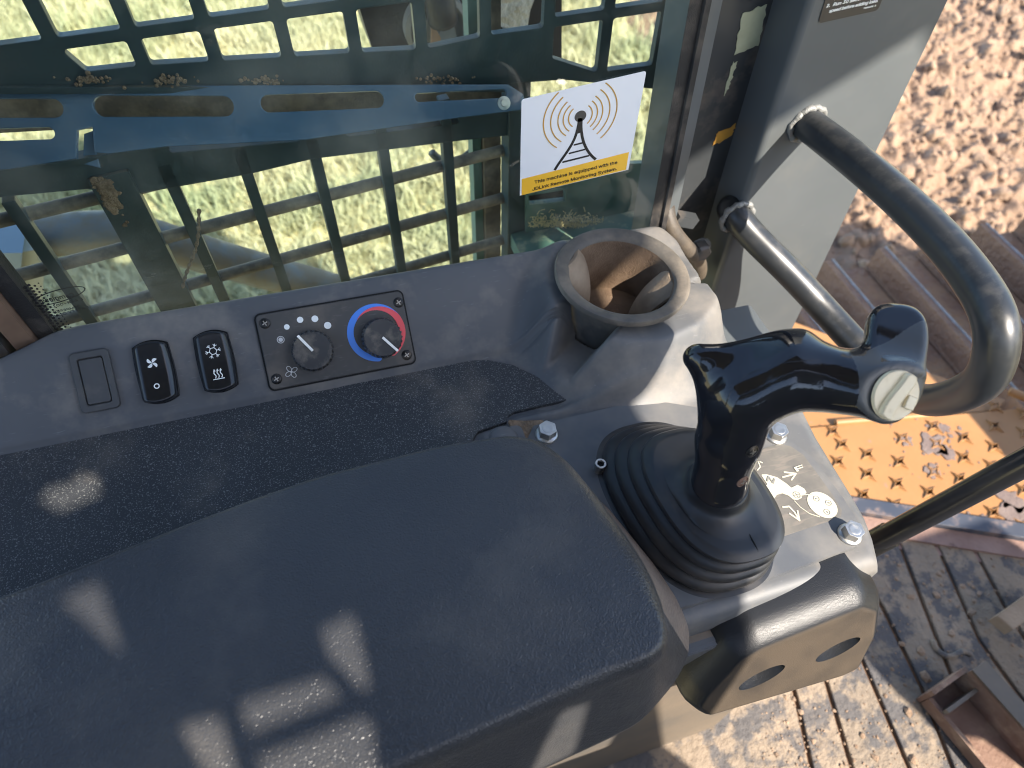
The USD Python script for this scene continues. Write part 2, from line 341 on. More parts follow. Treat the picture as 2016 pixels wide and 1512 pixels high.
KN = {'g': ('geometry', {}), 'd': ('vector_math', {'math_type': 'dot_product', 'vector2': (0.02, -.96, .28)}), 'm': ('map_range', {'from_min': .90, 'from_max': .985, 'clamp': True}),
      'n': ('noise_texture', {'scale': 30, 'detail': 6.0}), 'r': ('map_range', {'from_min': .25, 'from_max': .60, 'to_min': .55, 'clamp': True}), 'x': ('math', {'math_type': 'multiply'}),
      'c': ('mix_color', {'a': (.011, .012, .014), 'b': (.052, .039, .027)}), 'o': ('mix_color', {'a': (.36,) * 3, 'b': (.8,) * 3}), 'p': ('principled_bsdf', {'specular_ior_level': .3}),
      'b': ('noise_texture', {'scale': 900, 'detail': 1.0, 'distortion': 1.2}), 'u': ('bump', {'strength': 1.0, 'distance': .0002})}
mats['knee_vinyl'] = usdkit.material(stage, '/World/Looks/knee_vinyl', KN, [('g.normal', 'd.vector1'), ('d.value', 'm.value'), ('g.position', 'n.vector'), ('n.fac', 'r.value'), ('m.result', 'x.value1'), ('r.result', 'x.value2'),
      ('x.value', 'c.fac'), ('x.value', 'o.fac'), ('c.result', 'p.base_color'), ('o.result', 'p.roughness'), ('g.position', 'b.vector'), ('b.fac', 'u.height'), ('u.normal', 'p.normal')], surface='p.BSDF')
mat('worn_steel', (.34, .33, .33), .4, metal=.7, col2=(.2, .17, .15), vscale=40)
mat('track_steel', (.15, .078, .048), .7, col2=(.22, .13, .085), vscale=10, vdetail=6, bump=('noise', 60, .01), dust=((.30, .185, .10), 9, .44, .7, .85, 1))
mat('chrome_rod', (.10, .095, .085), .22, metal=.85, col2=(.06, .06, .06), vscale=6)
mat('rod_black', (.012, .012, .013), .22, rvar=.05)
mat('straw', (.62, .5, .26), .8)
mat('tank_blue', (.18, .24, .30), .4)
mat('tank_beige', (.34, .33, .26), .6, col2=(.4, .39, .32), vscale=8)
mat('outer_teal', (.07, .135, .115), .5, col2=(.09, .16, .135), vscale=10, dust=((.55, .48, .28), 50, .5, .75, .8, 1))
mat('machine_black', (.012, .012, .014), .5, col2=(.02, .02, .022), vscale=14, bump=('noise', 300, .0006))
mat('pulley_grey', (.17, .17, .165), .5, col2=(.24, .235, .22), vscale=20)
mat('strap_tan', (.30, .19, .12), .7)
mat('cover_grey', (.12, .14, .155), .5, col2=(.22, .235, .24), vscale=9)
mat('reflection_cream', (.56, .54, .48), .6, col2=(.36, .34, .29), vscale=30, bump=('noise', 60, .01))  # colour of a pale reflection in the window
mat('sticker_white', (.74, .75, .78), .35)
mat('sticker_grey', (.06, .058, .055), .4)
mat('sticker_amber', (.80, .44, .035), .35, col2=(.86, .5, .05))
mat('arc_ochre', (.50, .29, .055), .4)
mat('ink_black', (.012, .012, .012), .4)
mat('decal_black', (.03, .028, .03), .3)
mat('reflection_green', (.30, .32, .22), .6, col2=(.38, .4, .28), vscale=60)  # reflected grass in the glossy channel, put into colour
mat('reflection_orange', (.52, .27, .03), .5, col2=(.42, .22, .05), vscale=60)  # reflected yellow plate in the channel, put into colour
mat('cab_inside', (.08, .082, .085), .6)
mat('hood_paint', (.55, .33, .06), .45)
mat('brown_trim', (.10, .06, .04), .7, col2=(.16, .10, .065), vscale=30)

def glass_mat():
    N = {'t': ('transparent_bsdf', {'color': (.90, .95, .925)}), 'r': ('glossy_bsdf', {'color': (1, 1, 1), 'roughness': .01, 'distribution': 'ggx'}), 'f': ('fresnel', {'IOR': 1.5}),
         'm': ('mix_closure', {}), 'd': ('principled_bsdf', {'base_color': (.34, .33, .27), 'roughness': .9}),
         'g': ('geometry', {}), 'n': ('noise_texture', {'scale': 9, 'detail': 7.0, 'roughness': .66}), 'q': ('rgb_ramp', {'ramp': [(.45, (.0,) * 3), (.85, (.09,) * 3)]}), 'o': ('mix_closure', {}), 'bk': ('math', {'math_type': 'subtract', 'value1': 1.0}), 'ff': ('math', {'math_type': 'multiply'})}
    mats['window_glass'] = usdkit.material(stage, '/World/Looks/window_glass', N, [('g.backfacing', 'bk.value2'), ('f.fac', 'ff.value1'), ('bk.value', 'ff.value2'), ('ff.value', 'm.fac'), ('t.BSDF', 'm.closure1'), ('r.BSDF', 'm.closure2'), ('g.position', 'n.vector'), ('n.fac', 'q.fac'),
         ('q.color', 'o.fac'), ('m.closure', 'o.closure1'), ('d.BSDF', 'o.closure2')], surface='o.closure')
glass_mat()
def leaf_mat(name, c1, c2):
    N = {'i': ('object_info', {}), 'g': ('geometry', {}), 'n': ('noise_texture', {'scale': 1.6, 'detail': 3.0}), 'r': ('rgb_ramp', {'ramp': [(.3, c1), (.7, c2)]}),
         'd': ('principled_bsdf', {'roughness': .7}), 't': ('translucent_bsdf', {}), 'm': ('mix_closure', {'fac': .35})}
    mats[name] = usdkit.material(stage, f'/World/Looks/{name}', N, [('g.position', 'n.vector'), ('n.fac', 'r.fac'), ('r.color', 'd.base_color'), ('r.color', 't.color'), ('d.BSDF', 'm.closure1'), ('t.BSDF', 'm.closure2')], surface='m.closure')
leaf_mat('grass_blade', (.33, .36, .20), (.60, .54, .34))
mat('ground_soil', (.40, .36, .18), .9, col2=(.60, .52, .30), vscale=3.0, vdetail=8, bump=('noise', 30, .03))
mat('dirt', (.185, .118, .075), .9, col2=(.27, .182, .12), vscale=6, vdetail=8, bump=('noise', 60, .008), dust=((.20, .125, .08), 14, .5, .75, .6, 0))
mat('clod', (.19, .125, .08), .9, col2=(.29, .20, .135), vscale=9, vdetail=6, bump=('noise', 90, .004))

# ------------------------------------------------------------------ ground, dirt, grass
GZ = -2.1
def sheet(x0, x1, y0, y1, nx, ny, zf):
    X, Y = np.meshgrid(np.linspace(x0, x1, nx), np.linspace(y0, y1, ny), indexing='ij')
    Z = zf(X, Y); V = np.c_[X.ravel(), Y.ravel(), Z.ravel()]
    i = np.arange(nx * ny).reshape(nx, ny); a, b, c, d = i[:-1, :-1].ravel(), i[1:, :-1].ravel(), i[1:, 1:].ravel(), i[:-1, 1:].ravel()
    return (V, np.vstack([np.c_[a, b, c], np.c_[a, c, d]]))
solo('ground', sheet(-400, 400, -400, 400, 3, 3, lambda X, Y: X * 0 + GZ), 'ground_soil', kind='structure')
def dirt_z(X, Y):
    p = np.stack([X, Y, X * 0], -1)
    lump = meshkit.noise(p * 9, 3); fine = meshkit.noise(p * 24, 5); vf_ = meshkit.noise(p * 55, 6)
    edge = np.clip((X - (1.60 + .16 * (Y - 2))) / .4, 0, 1) * np.clip((6.9 - X) / .6, 0, 1) * np.clip((7.8 - Y) / .6, 0, 1)
    z = .015 + .10 * meshkit.noise(p * 1.4, 1) + .03 * np.abs(lump - .5) * 2 + .040 * np.maximum(fine - .42, 0) * 2 + .022 * np.maximum(vf_ - .5, 0) * 2
    return GZ + z * edge - .03 * (1 - edge)
solo('dirt_bank', sheet(1.3, 7.0, .2, 7.8, 470, 560, dirt_z), 'dirt', smooth=True, kind='structure')
def instancer(name, protos, mat_name, pos, scale, quat, idx, label=None, cat_=None):
    path = _path('/World', name); pi = UsdGeom.PointInstancer.Define(stage, path); paths = []
    for k, m in enumerate(protos):
        pp = f'{path}/prototype_{k:03d}' if k else f'{path}/prototype'
        usdkit.mesh(stage, pp, m, mats[mat_name], smooth=False); paths.append(pp)
    pi.CreatePrototypesRel().SetTargets(paths)
    pi.CreateProtoIndicesAttr(Vt.IntArray.FromNumpy(idx.astype(np.int32)))
    pi.CreatePositionsAttr(Vt.Vec3fArray.FromNumpy((pos + CAM).astype(np.float32)))
    pi.CreateScalesAttr(Vt.Vec3fArray.FromNumpy(scale.astype(np.float32)))
    pi.CreateOrientationsAttr(Vt.QuathArray([Gf.Quath(float(q[0]), float(q[1]), float(q[2]), float(q[3])) for q in quat]))
    p = pi.GetPrim(); p.SetCustomDataByKey('kind', 'stuff')
    if label: p.SetCustomDataByKey('label', label); p.SetCustomDataByKey('category', cat_)
def rand_quat(n, full):
    if full:
        q = rng.normal(size=(n, 4)); return q / np.linalg.norm(q, axis=1)[:, None]
    a = rng.uniform(0, 2 * np.pi, n); return np.c_[np.cos(a / 2), np.zeros(n), np.zeros(n), np.sin(a / 2)]
clods = []
for k in range(4):
    s = trimesh.creation.icosphere(2, 1.0); v = np.array(s.vertices)
    v *= (0.62 + .75 * meshkit.fbm(v * 1.3 + k * 7, 3, k))[:, None]; v[:, 2] *= .75
    clods.append((v, np.array(s.faces)))
n = 30000
cx = rng.uniform(1.6, 6.2, n); cy = rng.uniform(.9, 7.2, n)
ok = cx > 1.75 + .16 * (cy - 2); cx, cy = cx[ok], cy[ok]; n = len(cx)
r = .0030 + .0052 * rng.pareto(2.2, n); r = np.minimum(r, .040)
cz = dirt_z(cx, cy) + r * .25
instancer('dirt_clods', clods, 'clod', np.c_[cx, cy, cz], np.c_[r, r, r], rand_quat(n, True), rng.integers(0, 4, n), 'loose crumbly clods of pale brown soil lying on the sunlit dirt', 'soil clods')
tufts = []
for k in range(4):
    V, Fs = [], []
    for b in range(16):
        a = rng.uniform(0, 2 * np.pi); h = rng.uniform(.05, .14); lean = rng.uniform(.02, .09); w = rng.uniform(.003, .0055)
        d = A([math.cos(a), math.sin(a), 0]); s = A([-d[1], d[0], 0]); o = A([rng.normal(0, .028), rng.normal(0, .028), 0])
        p0, p1, p2 = o, o + d * lean * .35 + A([0, 0, h * .6]), o + d * lean + A([0, 0, h * .9])
        j = len(V); V += [p0 - s * w, p0 + s * w, p1 - s * w * .8, p1 + s * w * .8, p2]
        Fs += [(j, j + 1, j + 3), (j, j + 3, j + 2), (j + 2, j + 3, j + 4)]
    tufts.append((A(V), A(Fs)))
n = 15000
gx = rng.uniform(-3.0, 3.0, n); gy = 1.0 + 7.0 * rng.uniform(0, 1, n) ** 1.15
ok = gx < 1.75 + .16 * (gy - 2); gx, gy = gx[ok], gy[ok]; n = len(gx)
s = rng.uniform(.55, 1.25, n)
instancer('grass', tufts, 'grass_blade', np.c_[gx, gy, np.full(n, GZ)], np.c_[s, s, s * rng.uniform(.6, 1.1, n)], rand_quat(n, False), rng.integers(0, 4, n), 'short dry yellow green grass growing beside the machine', 'grass')

# ------------------------------------------------------------------ crawler track: every shoe with its grouser bar
TZ = -1.36
def make_shoe(k, t):
    x0 = .72 + k * .165
    pl = sbox(x0, .48, x0 + .158, 1.06)
    pr = Polygon([(0, 0), (.158, 0), (.158, .014), (.05, .018), (.036, .075), (.012, .078), (.006, .016), (0, .014)])
    m = extrude(pr, .58)
    t.part('shoe', frame_map(m, (x0, 1.06, TZ - .018), (1, 0, 0), (0, 0, 1), (0, -1, 0)), 'track_steel')
    t.part('worn_edge', tube([(x0 + .035, .48, TZ + .0575), (x0 + .035, 1.06, TZ + .0575)], .0032, 6), 'worn_steel')
trk = Thing('crawler_track', 'rusty brown steel crawler track with raised grouser bars caked in soil', 'crawler track', (1.3, .77, TZ))
for k in range(11): make_shoe(k, trk)
trk.part('track_frame', box3((1.6, .77, TZ - .25), (1.9, .42, .36)), 'rust')

# ------------------------------------------------------------------ cab: floor, sill, step plate
FZ = -1.05
# floor mat ribs: strips between the dark grooves seen in the photograph
gro = [[(1555, 1330), (1575, 1417), (1600, 1530)], [(1590, 1270), (1622, 1334), (1680, 1530)], [(1640, 1200), (1692, 1292), (1795, 1530)], [(1690, 1120), (1736, 1198), (1812, 1354), (1880, 1530)],
       [(1720, 1000), (1768, 1069), (1857, 1296), (1950, 1530)], [(1800, 1010), (1848, 1087), (1928, 1265), (2030, 1405), (2090, 1500)], [(1885, 1030), (1920, 1091), (1980, 1203), (2060, 1330)]]
gl = []
for g in gro:
    p = A([at_z(u, v, FZ)[:2] for u, v in g]); d0, d1 = p[0] - p[1], p[-1] - p[-2]
    p = np.vstack([p[0] + d0 * .35 / np.linalg.norm(d0), p, p[-1] + d1 * .35 / np.linalg.norm(d1)]); gl.append(LineString(p))
sillA, sillB = at_z(1700, 1028, FZ)[:2], at_z(2040, 1082, FZ)[:2]
sd = nz(sillB - sillA); sn = A([sd[1], -sd[0]])     # sn: towards the inside of the cab
if sn[1] > 0: sn = -sn
inside = Polygon([sillA - sd * .6, sillB + sd * .6, sillB + sd * .6 + sn * 1.0, sillA - sd * .6 + sn * 1.2])
cabfloor = Thing('floor_mat', 'dirty ribbed rubber floor mat with soil in its long grooves', 'floor mat', (.6, .1, FZ))
cabfloor.part('backing', frame_map(extrude(inside, .012), (0, 0, FZ - .014), (1, 0, 0), (0, 1, 0), (0, 0, 1)), 'mat_groove')
grooves = unary_union([g.buffer(.0022) for g in gl])
ribs = [p for p in inside.difference(grooves).geoms if p.area > .002]
for p in ribs:
    cabfloor.part('rib', frame_map(extrude(p.buffer(-.001), .006, .002), (0, 0, FZ - .002), (1, 0, 0), (0, 1, 0), (0, 0, 1)), 'floor_mat')
# low lip moulded into the mat near the bracket
lip = spline([at_z(u, v, FZ + .006) for u, v in ((1838, 1262), (1856, 1288), (1874, 1292), (1893, 1283), (1912, 1290))], 24)
cabfloor.part('moulded_lip', tube(lip, .004, 10), 'floor_mat', smooth=True)
crumb = []
for k in range(520):
    u, v = rng.uniform(1500, 2016), rng.uniform(1060, 1512)
    q = at_z(u, v, FZ + .0045)
    if not inside.contains(Point(q[:2])): continue
    s = trimesh.creation.icosphere(0, 1.0); vv = np.array(s.vertices) * rng.uniform(.6, 1.3, (12, 1)) * min(.0011 + .0013 * rng.pareto(2.6), .008) * A([1, 1, .6])
    crumb.append((vv + q, np.array(s.faces)))
solo('mat_crumbs', cat(crumb), 'clod', label='small soil crumbs scattered over the ribbed floor mat', cat='soil crumbs', kind='stuff')

sill = Thing('door_sill', 'blue grey steel door sill with rusty inner strip below the yellow step', 'door sill', (*(sillA + sillB) / 2, FZ))
o3 = lambda q, z: A([q[0], q[1], z])
L = 1.3
sill.part('outer_rail', box3(o3((sillA + sillB) / 2 - sn * .020, FZ + .004), (L, .026, .03), o3(sd, 0), o3(-sn, 0), (0, 0, 1)), 'sill_paint')
sill.part('rusty_strip', box3(o3((sillA + sillB) / 2 + sn * .0085, FZ - .002), (L, .029, .022), o3(sd, 0), o3(-sn, 0), (0, 0, 1)), 'sill_rust')
sill.part('drain_lip', box3(o3((sillA + sillB) / 2 + sn * .031, FZ - .006), (L, .014, .014), o3(sd, 0), o3(-sn, 0), (0, 0, 1)), 'sill_rust')

SZ = -1.07
step = Thing('step_plate', 'orange yellow fender step plate with rows of star shaped grip dimples', 'step plate', (.95, .4, SZ))
e0 = sillA - sn * .034; e1 = sillB - sn * .034
far = [at_z(u, v, SZ)[:2] for u, v in ((1617, 840), (1870, 817))]
fd = nz(far[1] - far[0])
perf = Polygon([e0 - sd * .5, e1 + sd * .5, far[1] + fd * .55, far[0] - fd * .35])
# grip dimples: a punched four pointed star in a raised collar, staggered rows
b1 = at_z(1958, 839, SZ)[:2] - at_z(1958, 801, SZ)[:2]; b2 = at_z(1898, 862, SZ)[:2] - at_z(1958, 839, SZ)[:2]
o2 = at_z(1958, 839, SZ)[:2]
pts = [at_z(u, v, SZ)[:2] for u, v in ((1958, 801), (1958, 839), (1898, 862), (1898, 902), (1890, 943), (1777, 864), (1771, 910), (1767, 953), (1708, 934), (1708, 895), (1658, 876), (1829, 970), (1763, 995), (1955, 1010), (2018, 815), (2018, 853), (1957, 880), (1953, 918), (1838, 840), (1700, 975), (1715, 1015), (1640, 850), (1843, 875), (1838, 930), (2015, 965), (2012, 1035), (1895, 985), (1835, 1015), (1650, 910))]
star = lambda q, r: Polygon([q + (r if k % 2 == 0 else r * .36) * A([math.cos(k * math.pi / 4 + .35), math.sin(k * math.pi / 4 + .35)]) for k in range(8)])
holes = unary_union([star(q, .0105) for q in pts])
step.part('perforated_plate', frame_map(extrude(perf.difference(holes), .004), (0, 0, SZ - .004), (1, 0, 0), (0, 1, 0), (0, 0, 1)), 'yellow_paint')
step.part('underside', frame_map(extrude(perf, .002), (0, 0, SZ - .03), (1, 0, 0), (0, 1, 0), (0, 0, 1)), 'rust')
for q in pts:
    step.part('grip_dimple', [frame_map(extrude(star(q, .0135).difference(star(q, .0102)), .0040), (0, 0, SZ), (1, 0, 0), (0, 1, 0), (0, 0, 1)),
                              frame_map(extrude(star(q, .0175).difference(star(q, .0130)), .0022), (0, 0, SZ), (1, 0, 0), (0, 1, 0), (0, 0, 1))], 'yellow_paint')
fn = A([-fd[1], fd[0]]); fn = fn if fn[1] > 0 else -fn
oc = A([at_z(u, v, SZ)[:2] for u, v in ((1815, 722), (1985, 782))]); od = nz(oc[1] - oc[0])
outer = Polygon([far[0] - fd * .35 + fn * .006, far[1] + fd * .10 + fn * .006, oc[1] + A([.0, .0]), oc[0] - od * .02, oc[0] - od * .5 + fn * .02])
step.part('outer_flange', frame_map(extrude(outer, .004, .001), (0, 0, SZ - .012), (1, 0, 0), (0, 1, 0), (0, 0, 1)), 'yellow_paint')
g0, g1 = at_z(1645, 832, SZ), at_z(1835, 816, SZ)
step.part('rolled_lip', tube([g0, g1], .006, 12), 'yellow_paint', smooth=True)
step.part('rolled_lip', tube([at_z(1988, 770, SZ + .02), at_z(2060, 800, SZ + .02)], .008, 12), 'yellow_paint', smooth=True)
mudb = []
def splat(x, y, r, h):
    t = np.linspace(0, 2 * np.pi, 26, endpoint=False); q = r * (.55 + .9 * meshkit.noise(np.c_[3 * np.cos(t) + x * 90, 3 * np.sin(t) + y * 90, t * 0], 4))
    mudb.append(frame_map(extrude(Polygon(np.c_[x + q * np.cos(t), y + q * np.sin(t)]).buffer(0), h, h * .8), (0, 0, SZ - .0002), (1, 0, 0), (0, 1, 0), (0, 0, 1)))
for (u, v, rr) in ((1835, 928, .013), (1840, 878, .024), (1860, 890, .016), (1855, 842, .012), (1785, 868, .012), (1890, 1038, .016), (2010, 1020, .03), (1990, 985, .02), (1965, 1040, .012)):
    p = at_z(u, v, SZ); splat(p[0], p[1], rr, .0022)
    for k in range(7): splat(p[0] + rng.normal(0, rr * 1.5), p[1] + rng.normal(0, rr * 1.5), rr * rng.uniform(.06, .22), .0014)
solo('mud_splashes', cat(mudb), 'mud_grey', smooth=True, label='dried grey brown mud splashes on the yellow step plate', cat='mud', kind='stuff')

# floor bracket and pedal
br = Thing('floor_bracket', 'rusty brown steel channel bracket standing on the floor mat', 'bracket', at_z(1900, 1420, FZ))
bA, bB = at_z(1862, 1352, FZ + .03), at_z(2040, 1560, FZ + .03)
bd = nz((bB - bA) * [1, 1, 0]); bn = nz(np.cross([0, 0, 1], bd))
if bn @ A([1, 1, 0]) < 0: bn = -bn
mid = (bA + bB) / 2; LL = np.linalg.norm((bB - bA)[:2])
br.part('base', box3(o3(mid[:2], FZ + .008), (LL, .062, .006), bd, bn, (0, 0, 1)), 'rust')
br.part('flange', box3(mid + bn * .030 + A([0, 0, .004]), (LL, .006, .055), bd, bn, (0, 0, 1)), 'rust')
br.part('flange', box3(mid - bn * .030 - A([0, 0, .012]), (LL, .006, .024), bd, bn, (0, 0, 1)), 'rust')
br.part('top_lip', box3(mid + bn * .040 + A([0, 0, .032]), (LL, .026, .005), bd, bn, (0, 0, 1)), 'pedestal')
br.part('end_plate', box3(bA - bd * .004 + A([0, 0, -.004]), (.006, .066, .044), bd, bn, (0, 0, 1)), 'rust')
br.part('end_plate', box3(bA + bd * .022 + A([0, 0, -.006]), (.005, .060, .036), bd, bn, (0, 0, 1)), 'pedestal')
pd = Thing('pedal', 'worn brown pedal block at the right edge above the floor mat', 'pedal', at_z(2000, 1215, FZ + .05))
pq = [at_z(u, v, FZ + .055) for u, v in ((1962, 1212), (2050, 1150), (2075, 1185), (1995, 1240))]
pd.part('tread', frame_map(extrude(Polygon([q[:2] for q in pq]), .022, .003), (0, 0, FZ + .033), (1, 0, 0), (0, 1, 0), (0, 0, 1)), 'pedal_wood')
pd.part('stem', tube([at_z(2030, 1190, FZ + .04), at_z(2090, 1225, FZ)], .01, 10), 'rust', smooth=True)

# ------------------------------------------------------------------ side console (console axes)
TH = math.radians(40)
PO, EX, EY, EN = A([0, .396, -.5]), A([1., 0, 0]), A([0, math.cos(TH), math.sin(TH)]), A([0, -math.sin(TH), math.cos(TH)])
def pan(u, v):
    """photograph point on the sloping switch panel -> (along, up) on that panel"""
    r = TC @ ray(u, v); q = r * ((PO @ EN) / (r @ EN)) - PO
    return A([q @ EX, q @ EY])
def on_panel(m, lift=0.0): return frame_map(frame_map(m, PO + EN * lift, EX, EY, EN), (0, 0, 0), XC, YC, ZC)
def on_con(m, x=0, y=0, z=0): return frame_map(m, c2w([x, y, z]), XC, YC, ZC)

CUP = A([.2722, .4125]); CUPZ = -.4395
con = Thing('side_console', 'charcoal moulded plastic side console beside the window, dusty, with a paler front end', 'console', c2w([.0, .3, -.55]))
XF = A([[.05, .385], [.117, .384], [.14, .394], [.158, .399], [.181, .401], [.239, .404], [.272, .409], [.364, .424], [.392, .4175], [.3995, .372], [.404, .364], [.43, .358], [.451, .354], [.474, .345], [.50, .34]])
def xfront(y): return np.interp(y, XF[:, 0], XF[:, 1])
def yback(x): return np.interp(x, [-.30, -.25, -.225, -.205, -.185, -.165, .5], [.448, .452, .459, .466, .4715, .474, .474])
POD = Polygon([(.245, .485), (.343, .486), (.356, .45), (.3615, .405), (.352, .371), (.322, .350), (.282, .340), (.246, .346), (.220, .366), (.204, .40), (.208, .44)]).buffer(-.035).buffer(.035, quad_segs=24).union(Polygon([(.30, .40), (.300, .486), (.343, .486), (.356, .45), (.3615, .405)]).buffer(-.008).buffer(.008))
def shell_z(x, y):
    base = np.full_like(x, -.5025)
    tray = np.clip((.205 - x) / .02, 0, 1) * np.clip((.399 - y) / .002, 0, 1) * np.clip((y - .02) / .01, 0, 1)
    panel = -.5 + np.maximum(y - .396, -.02) * math.tan(TH)
    panel = smin(panel, -.4445 + 0 * x, .016)
    panel -= .010 * np.clip((y - .464) / .012, 0, 1) ** 2
    # the panel hollows towards the cup pod
    d = np.hypot(x - .277, y - .406)
    dp = shapely.distance(POD, shapely.points(x, y))
    pod = -.4505 - 1.8 * (np.sqrt(dp ** 2 + .006 ** 2) - .006)
    h = smax(panel, base, .010)
    h = np.where(x > .24, smax(base, smin(panel, -.4505, .01), .01), h)
    h = smax(h, pod, .030) - .0015
    # slot for a mug handle
    a = math.radians(217); al = (x - CUP[0]) * math.cos(a) + (y - CUP[1]) * math.sin(a); pe = -(x - CUP[0]) * math.sin(a) + (y - CUP[1]) * math.cos(a)
    slot = smax(-.4955 + np.maximum(np.sqrt(pe ** 2 + .004 ** 2) - .0125, 0) * 3.2, -.4955 + np.maximum(al - .092, 0) * .9, .006) + np.where(al < .02, 1, 0)
    h = np.where(d < .12, smin(h, np.maximum(slot, base - .002), .012), h)
    # ridge that separates the tray from the lever plate
    rg = np.exp(-((y - .3225) / .0055) ** 2) * np.clip((x - .138) / .01, 0, 1) * np.clip((.30 - x) / .05, 0, 1)
    h = h + .006 * rg
    h = np.where(tray > 0, np.minimum(h, -.5065 + (1 - tray) * .004 + np.maximum(h + .5025, 0)), h)
    # lower strip beyond the pod, beside the pillar
    low = np.clip((x - (.352 + .1 * np.maximum(.41 - y, 0))) / .010, 0, 1) * np.clip((y - .345) / .01, 0, 1)
    h = h * (1 - low) + low * (-.5045 - .05 * np.clip((y - .3985) / .004, 0, 1))
    # rounded outer edges
    e = np.minimum(xfront(y) - x, np.where(x > -.2, y - .117, 1)); R = .014
    h -= np.where(e < R, R - np.sqrt(np.maximum(R * R - (R - np.clip(e, 0, R)) ** 2, 0)), 0)
    e2 = yback(x) - y
    h -= np.where(e2 < .004, (.004 - np.clip(e2, 0, .004)) * .5, 0)
    return h
NX, NY = 470, 250
u_ = np.linspace(0, 1, NX); v_ = np.linspace(0, 1, NY)
v_ = .117 + (v_ ** 1.0) * (.474 - .117)
Y0 = np.broadcast_to(v_, (NX, NY)); Xg = -.46 + u_[:, None] * (xfront(Y0) + .46)
frac = (Y0 - .117) / (.474 - .117); Yg = .117 + frac * (yback(Xg) - .117)
Xg = -.46 + u_[:, None] * (xfront(Yg) + .46)
Zg = shell_z(Xg, Yg)
from scipy.ndimage import gaussian_filter
Zg = gaussian_filter(Zg, (.9, .9), mode='nearest')
def pad_grid(X, Y, Z):
    # skirts: near side and front go down, back goes down behind the sill
    for dz in (.012, .07):
        X = np.c_[X[:, :1], X]; Y = np.c_[Y[:, :1], Y]; Z = np.c_[Z[:, :1] - dz, Z]
    X = np.c_[X, X[:, -1:]]; Y = np.c_[Y, Y[:, -1:] + .001]; Z = np.c_[Z, Z[:, -1:] - .08]
    X = np.vstack([X, X[-1:] + .001]); Y = np.vstack([Y, Y[-1:]]); Z = np.vstack([Z, Z[-1:] - .06])
    return X, Y, Z
Xg, Yg, Zg = pad_grid(Xg, Yg, Zg)
nx, ny = Xg.shape
idx = np.arange(nx * ny).reshape(nx, ny); a, b, c, d = idx[:-1, :-1].ravel(), idx[1:, :-1].ravel(), idx[1:, 1:].ravel(), idx[:-1, 1:].ravel()
V = np.c_[Xg.ravel(), Yg.ravel(), Zg.ravel()]; Fq = np.vstack([np.c_[a, b, c], np.c_[a, c, d]])
cen = V[Fq].mean(1)
keep = ~((np.hypot(cen[:, 0] - CUP[0], cen[:, 1] - CUP[1]) < .0515))
front = keep & (cen[:, 0] > .20 + .35 * (cen[:, 1] - .30))
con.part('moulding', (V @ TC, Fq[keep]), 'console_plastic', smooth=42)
# tray liner
lin_px = [(880, 710), (960, 708), (1010, 718), (1060, 742), (1100, 765), (1136, 774), (1143, 778), (1136, 784), (1070, 797), (1012, 811), (1000, 818), (998, 830), (968, 840), (940, 850), (930, 868)]
lp = [con_z(u, v, -.503)[:2] for u, v in lin_px]
liner = Polygon([(-.46, .3955), (0, .3965)] + [tuple(p) for p in lp] + [(.104, .16), (-.46, .16)]).buffer(-.002).buffer(.004).buffer(-.002)
con.part('tray_liner', on_con(extrude(liner, .0042, .001), 0, 0, -.5072), 'tray_rubber')
con.part('cup_well', on_con(lathe([(.072, -.008), (.072, 0), (.0485, 0), (.0485, -.008)], (CUP[0], CUP[1], -.4975), (0, 0, 1), 48)), 'cup_soil')
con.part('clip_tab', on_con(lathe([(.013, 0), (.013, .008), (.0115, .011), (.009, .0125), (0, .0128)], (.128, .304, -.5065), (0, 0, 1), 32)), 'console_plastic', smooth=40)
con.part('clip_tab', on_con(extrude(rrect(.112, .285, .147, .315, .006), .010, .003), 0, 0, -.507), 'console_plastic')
# grime in the corner by the first bolt
con.part('grime', on_con(extrude(Polygon([(.140, .321), (.151, .317), (.166, .314), (.160, .300), (.148, .300), (.141, .310)]).buffer(.002), .0025, .001), 0, 0, -.5028), 'mud')
# front closing plate below the pod
con.part('end_plate', on_con(extrude(rrect(.366, .352, .4195, .3955, .004), .004, .001), 0, 0, -.5045), 'steel_grey')
# ------------------------------------------------------------------ blank switch cover, rocker switches
def sym_fan_solid(r):
    bl = []
    for k in range(4):
        p = circle(.56 * r, 0, .44 * r).intersection(sbox(.02 * r, -.04 * r, 2 * r, 2 * r)).buffer(-.05 * r).buffer(.05 * r)
        bl.append(affinity.rotate(p, 90 * k + 35, origin=(0, 0)))
    return unary_union(bl + [circle(0, 0, r * .08)])
def sym_snow(r):
    out = []
    for k in range(6):
        a = math.pi / 3 * k + .1; d = A([math.cos(a), math.sin(a)]); e = A([-d[1], d[0]])
        out += [stroke([d * r * .45, d * r], r * .085), stroke([d * r * .7, d * r * .92 + e * r * .22], r * .08), stroke([d * r * .7, d * r * .92 - e * r * .22], r * .08)]
    hx = [(.5 * r * math.cos(math.pi / 3 * k + .1), .5 * r * math.sin(math.pi / 3 * k + .1)) for k in range(7)]
    return unary_union(out + [stroke(hx, r * .085)])
def sym_heat(r):
    out = [stroke([(-r, -r), (r, -r)], r * .17)]
    for dx in (-.58, 0, .58):
        p = [(r * (dx + .14 * math.sin(t * 6.0)), r * (-.75 + 1.25 * t)) for t in np.linspace(0, 1, 14)]
        out += [stroke(p, r * .17), Polygon([(r * (dx - .24), r * .52), (r * (dx + .24), r * .52), (r * dx, r * 1.0)])]
    return unary_union(out)
def symbol(poly, at, ez_lift, depth=.0003, ang=0.):
    p = affinity.translate(affinity.rotate(poly, ang, origin=(0, 0)), *at)
    return on_panel(extrude(p, depth), ez_lift)
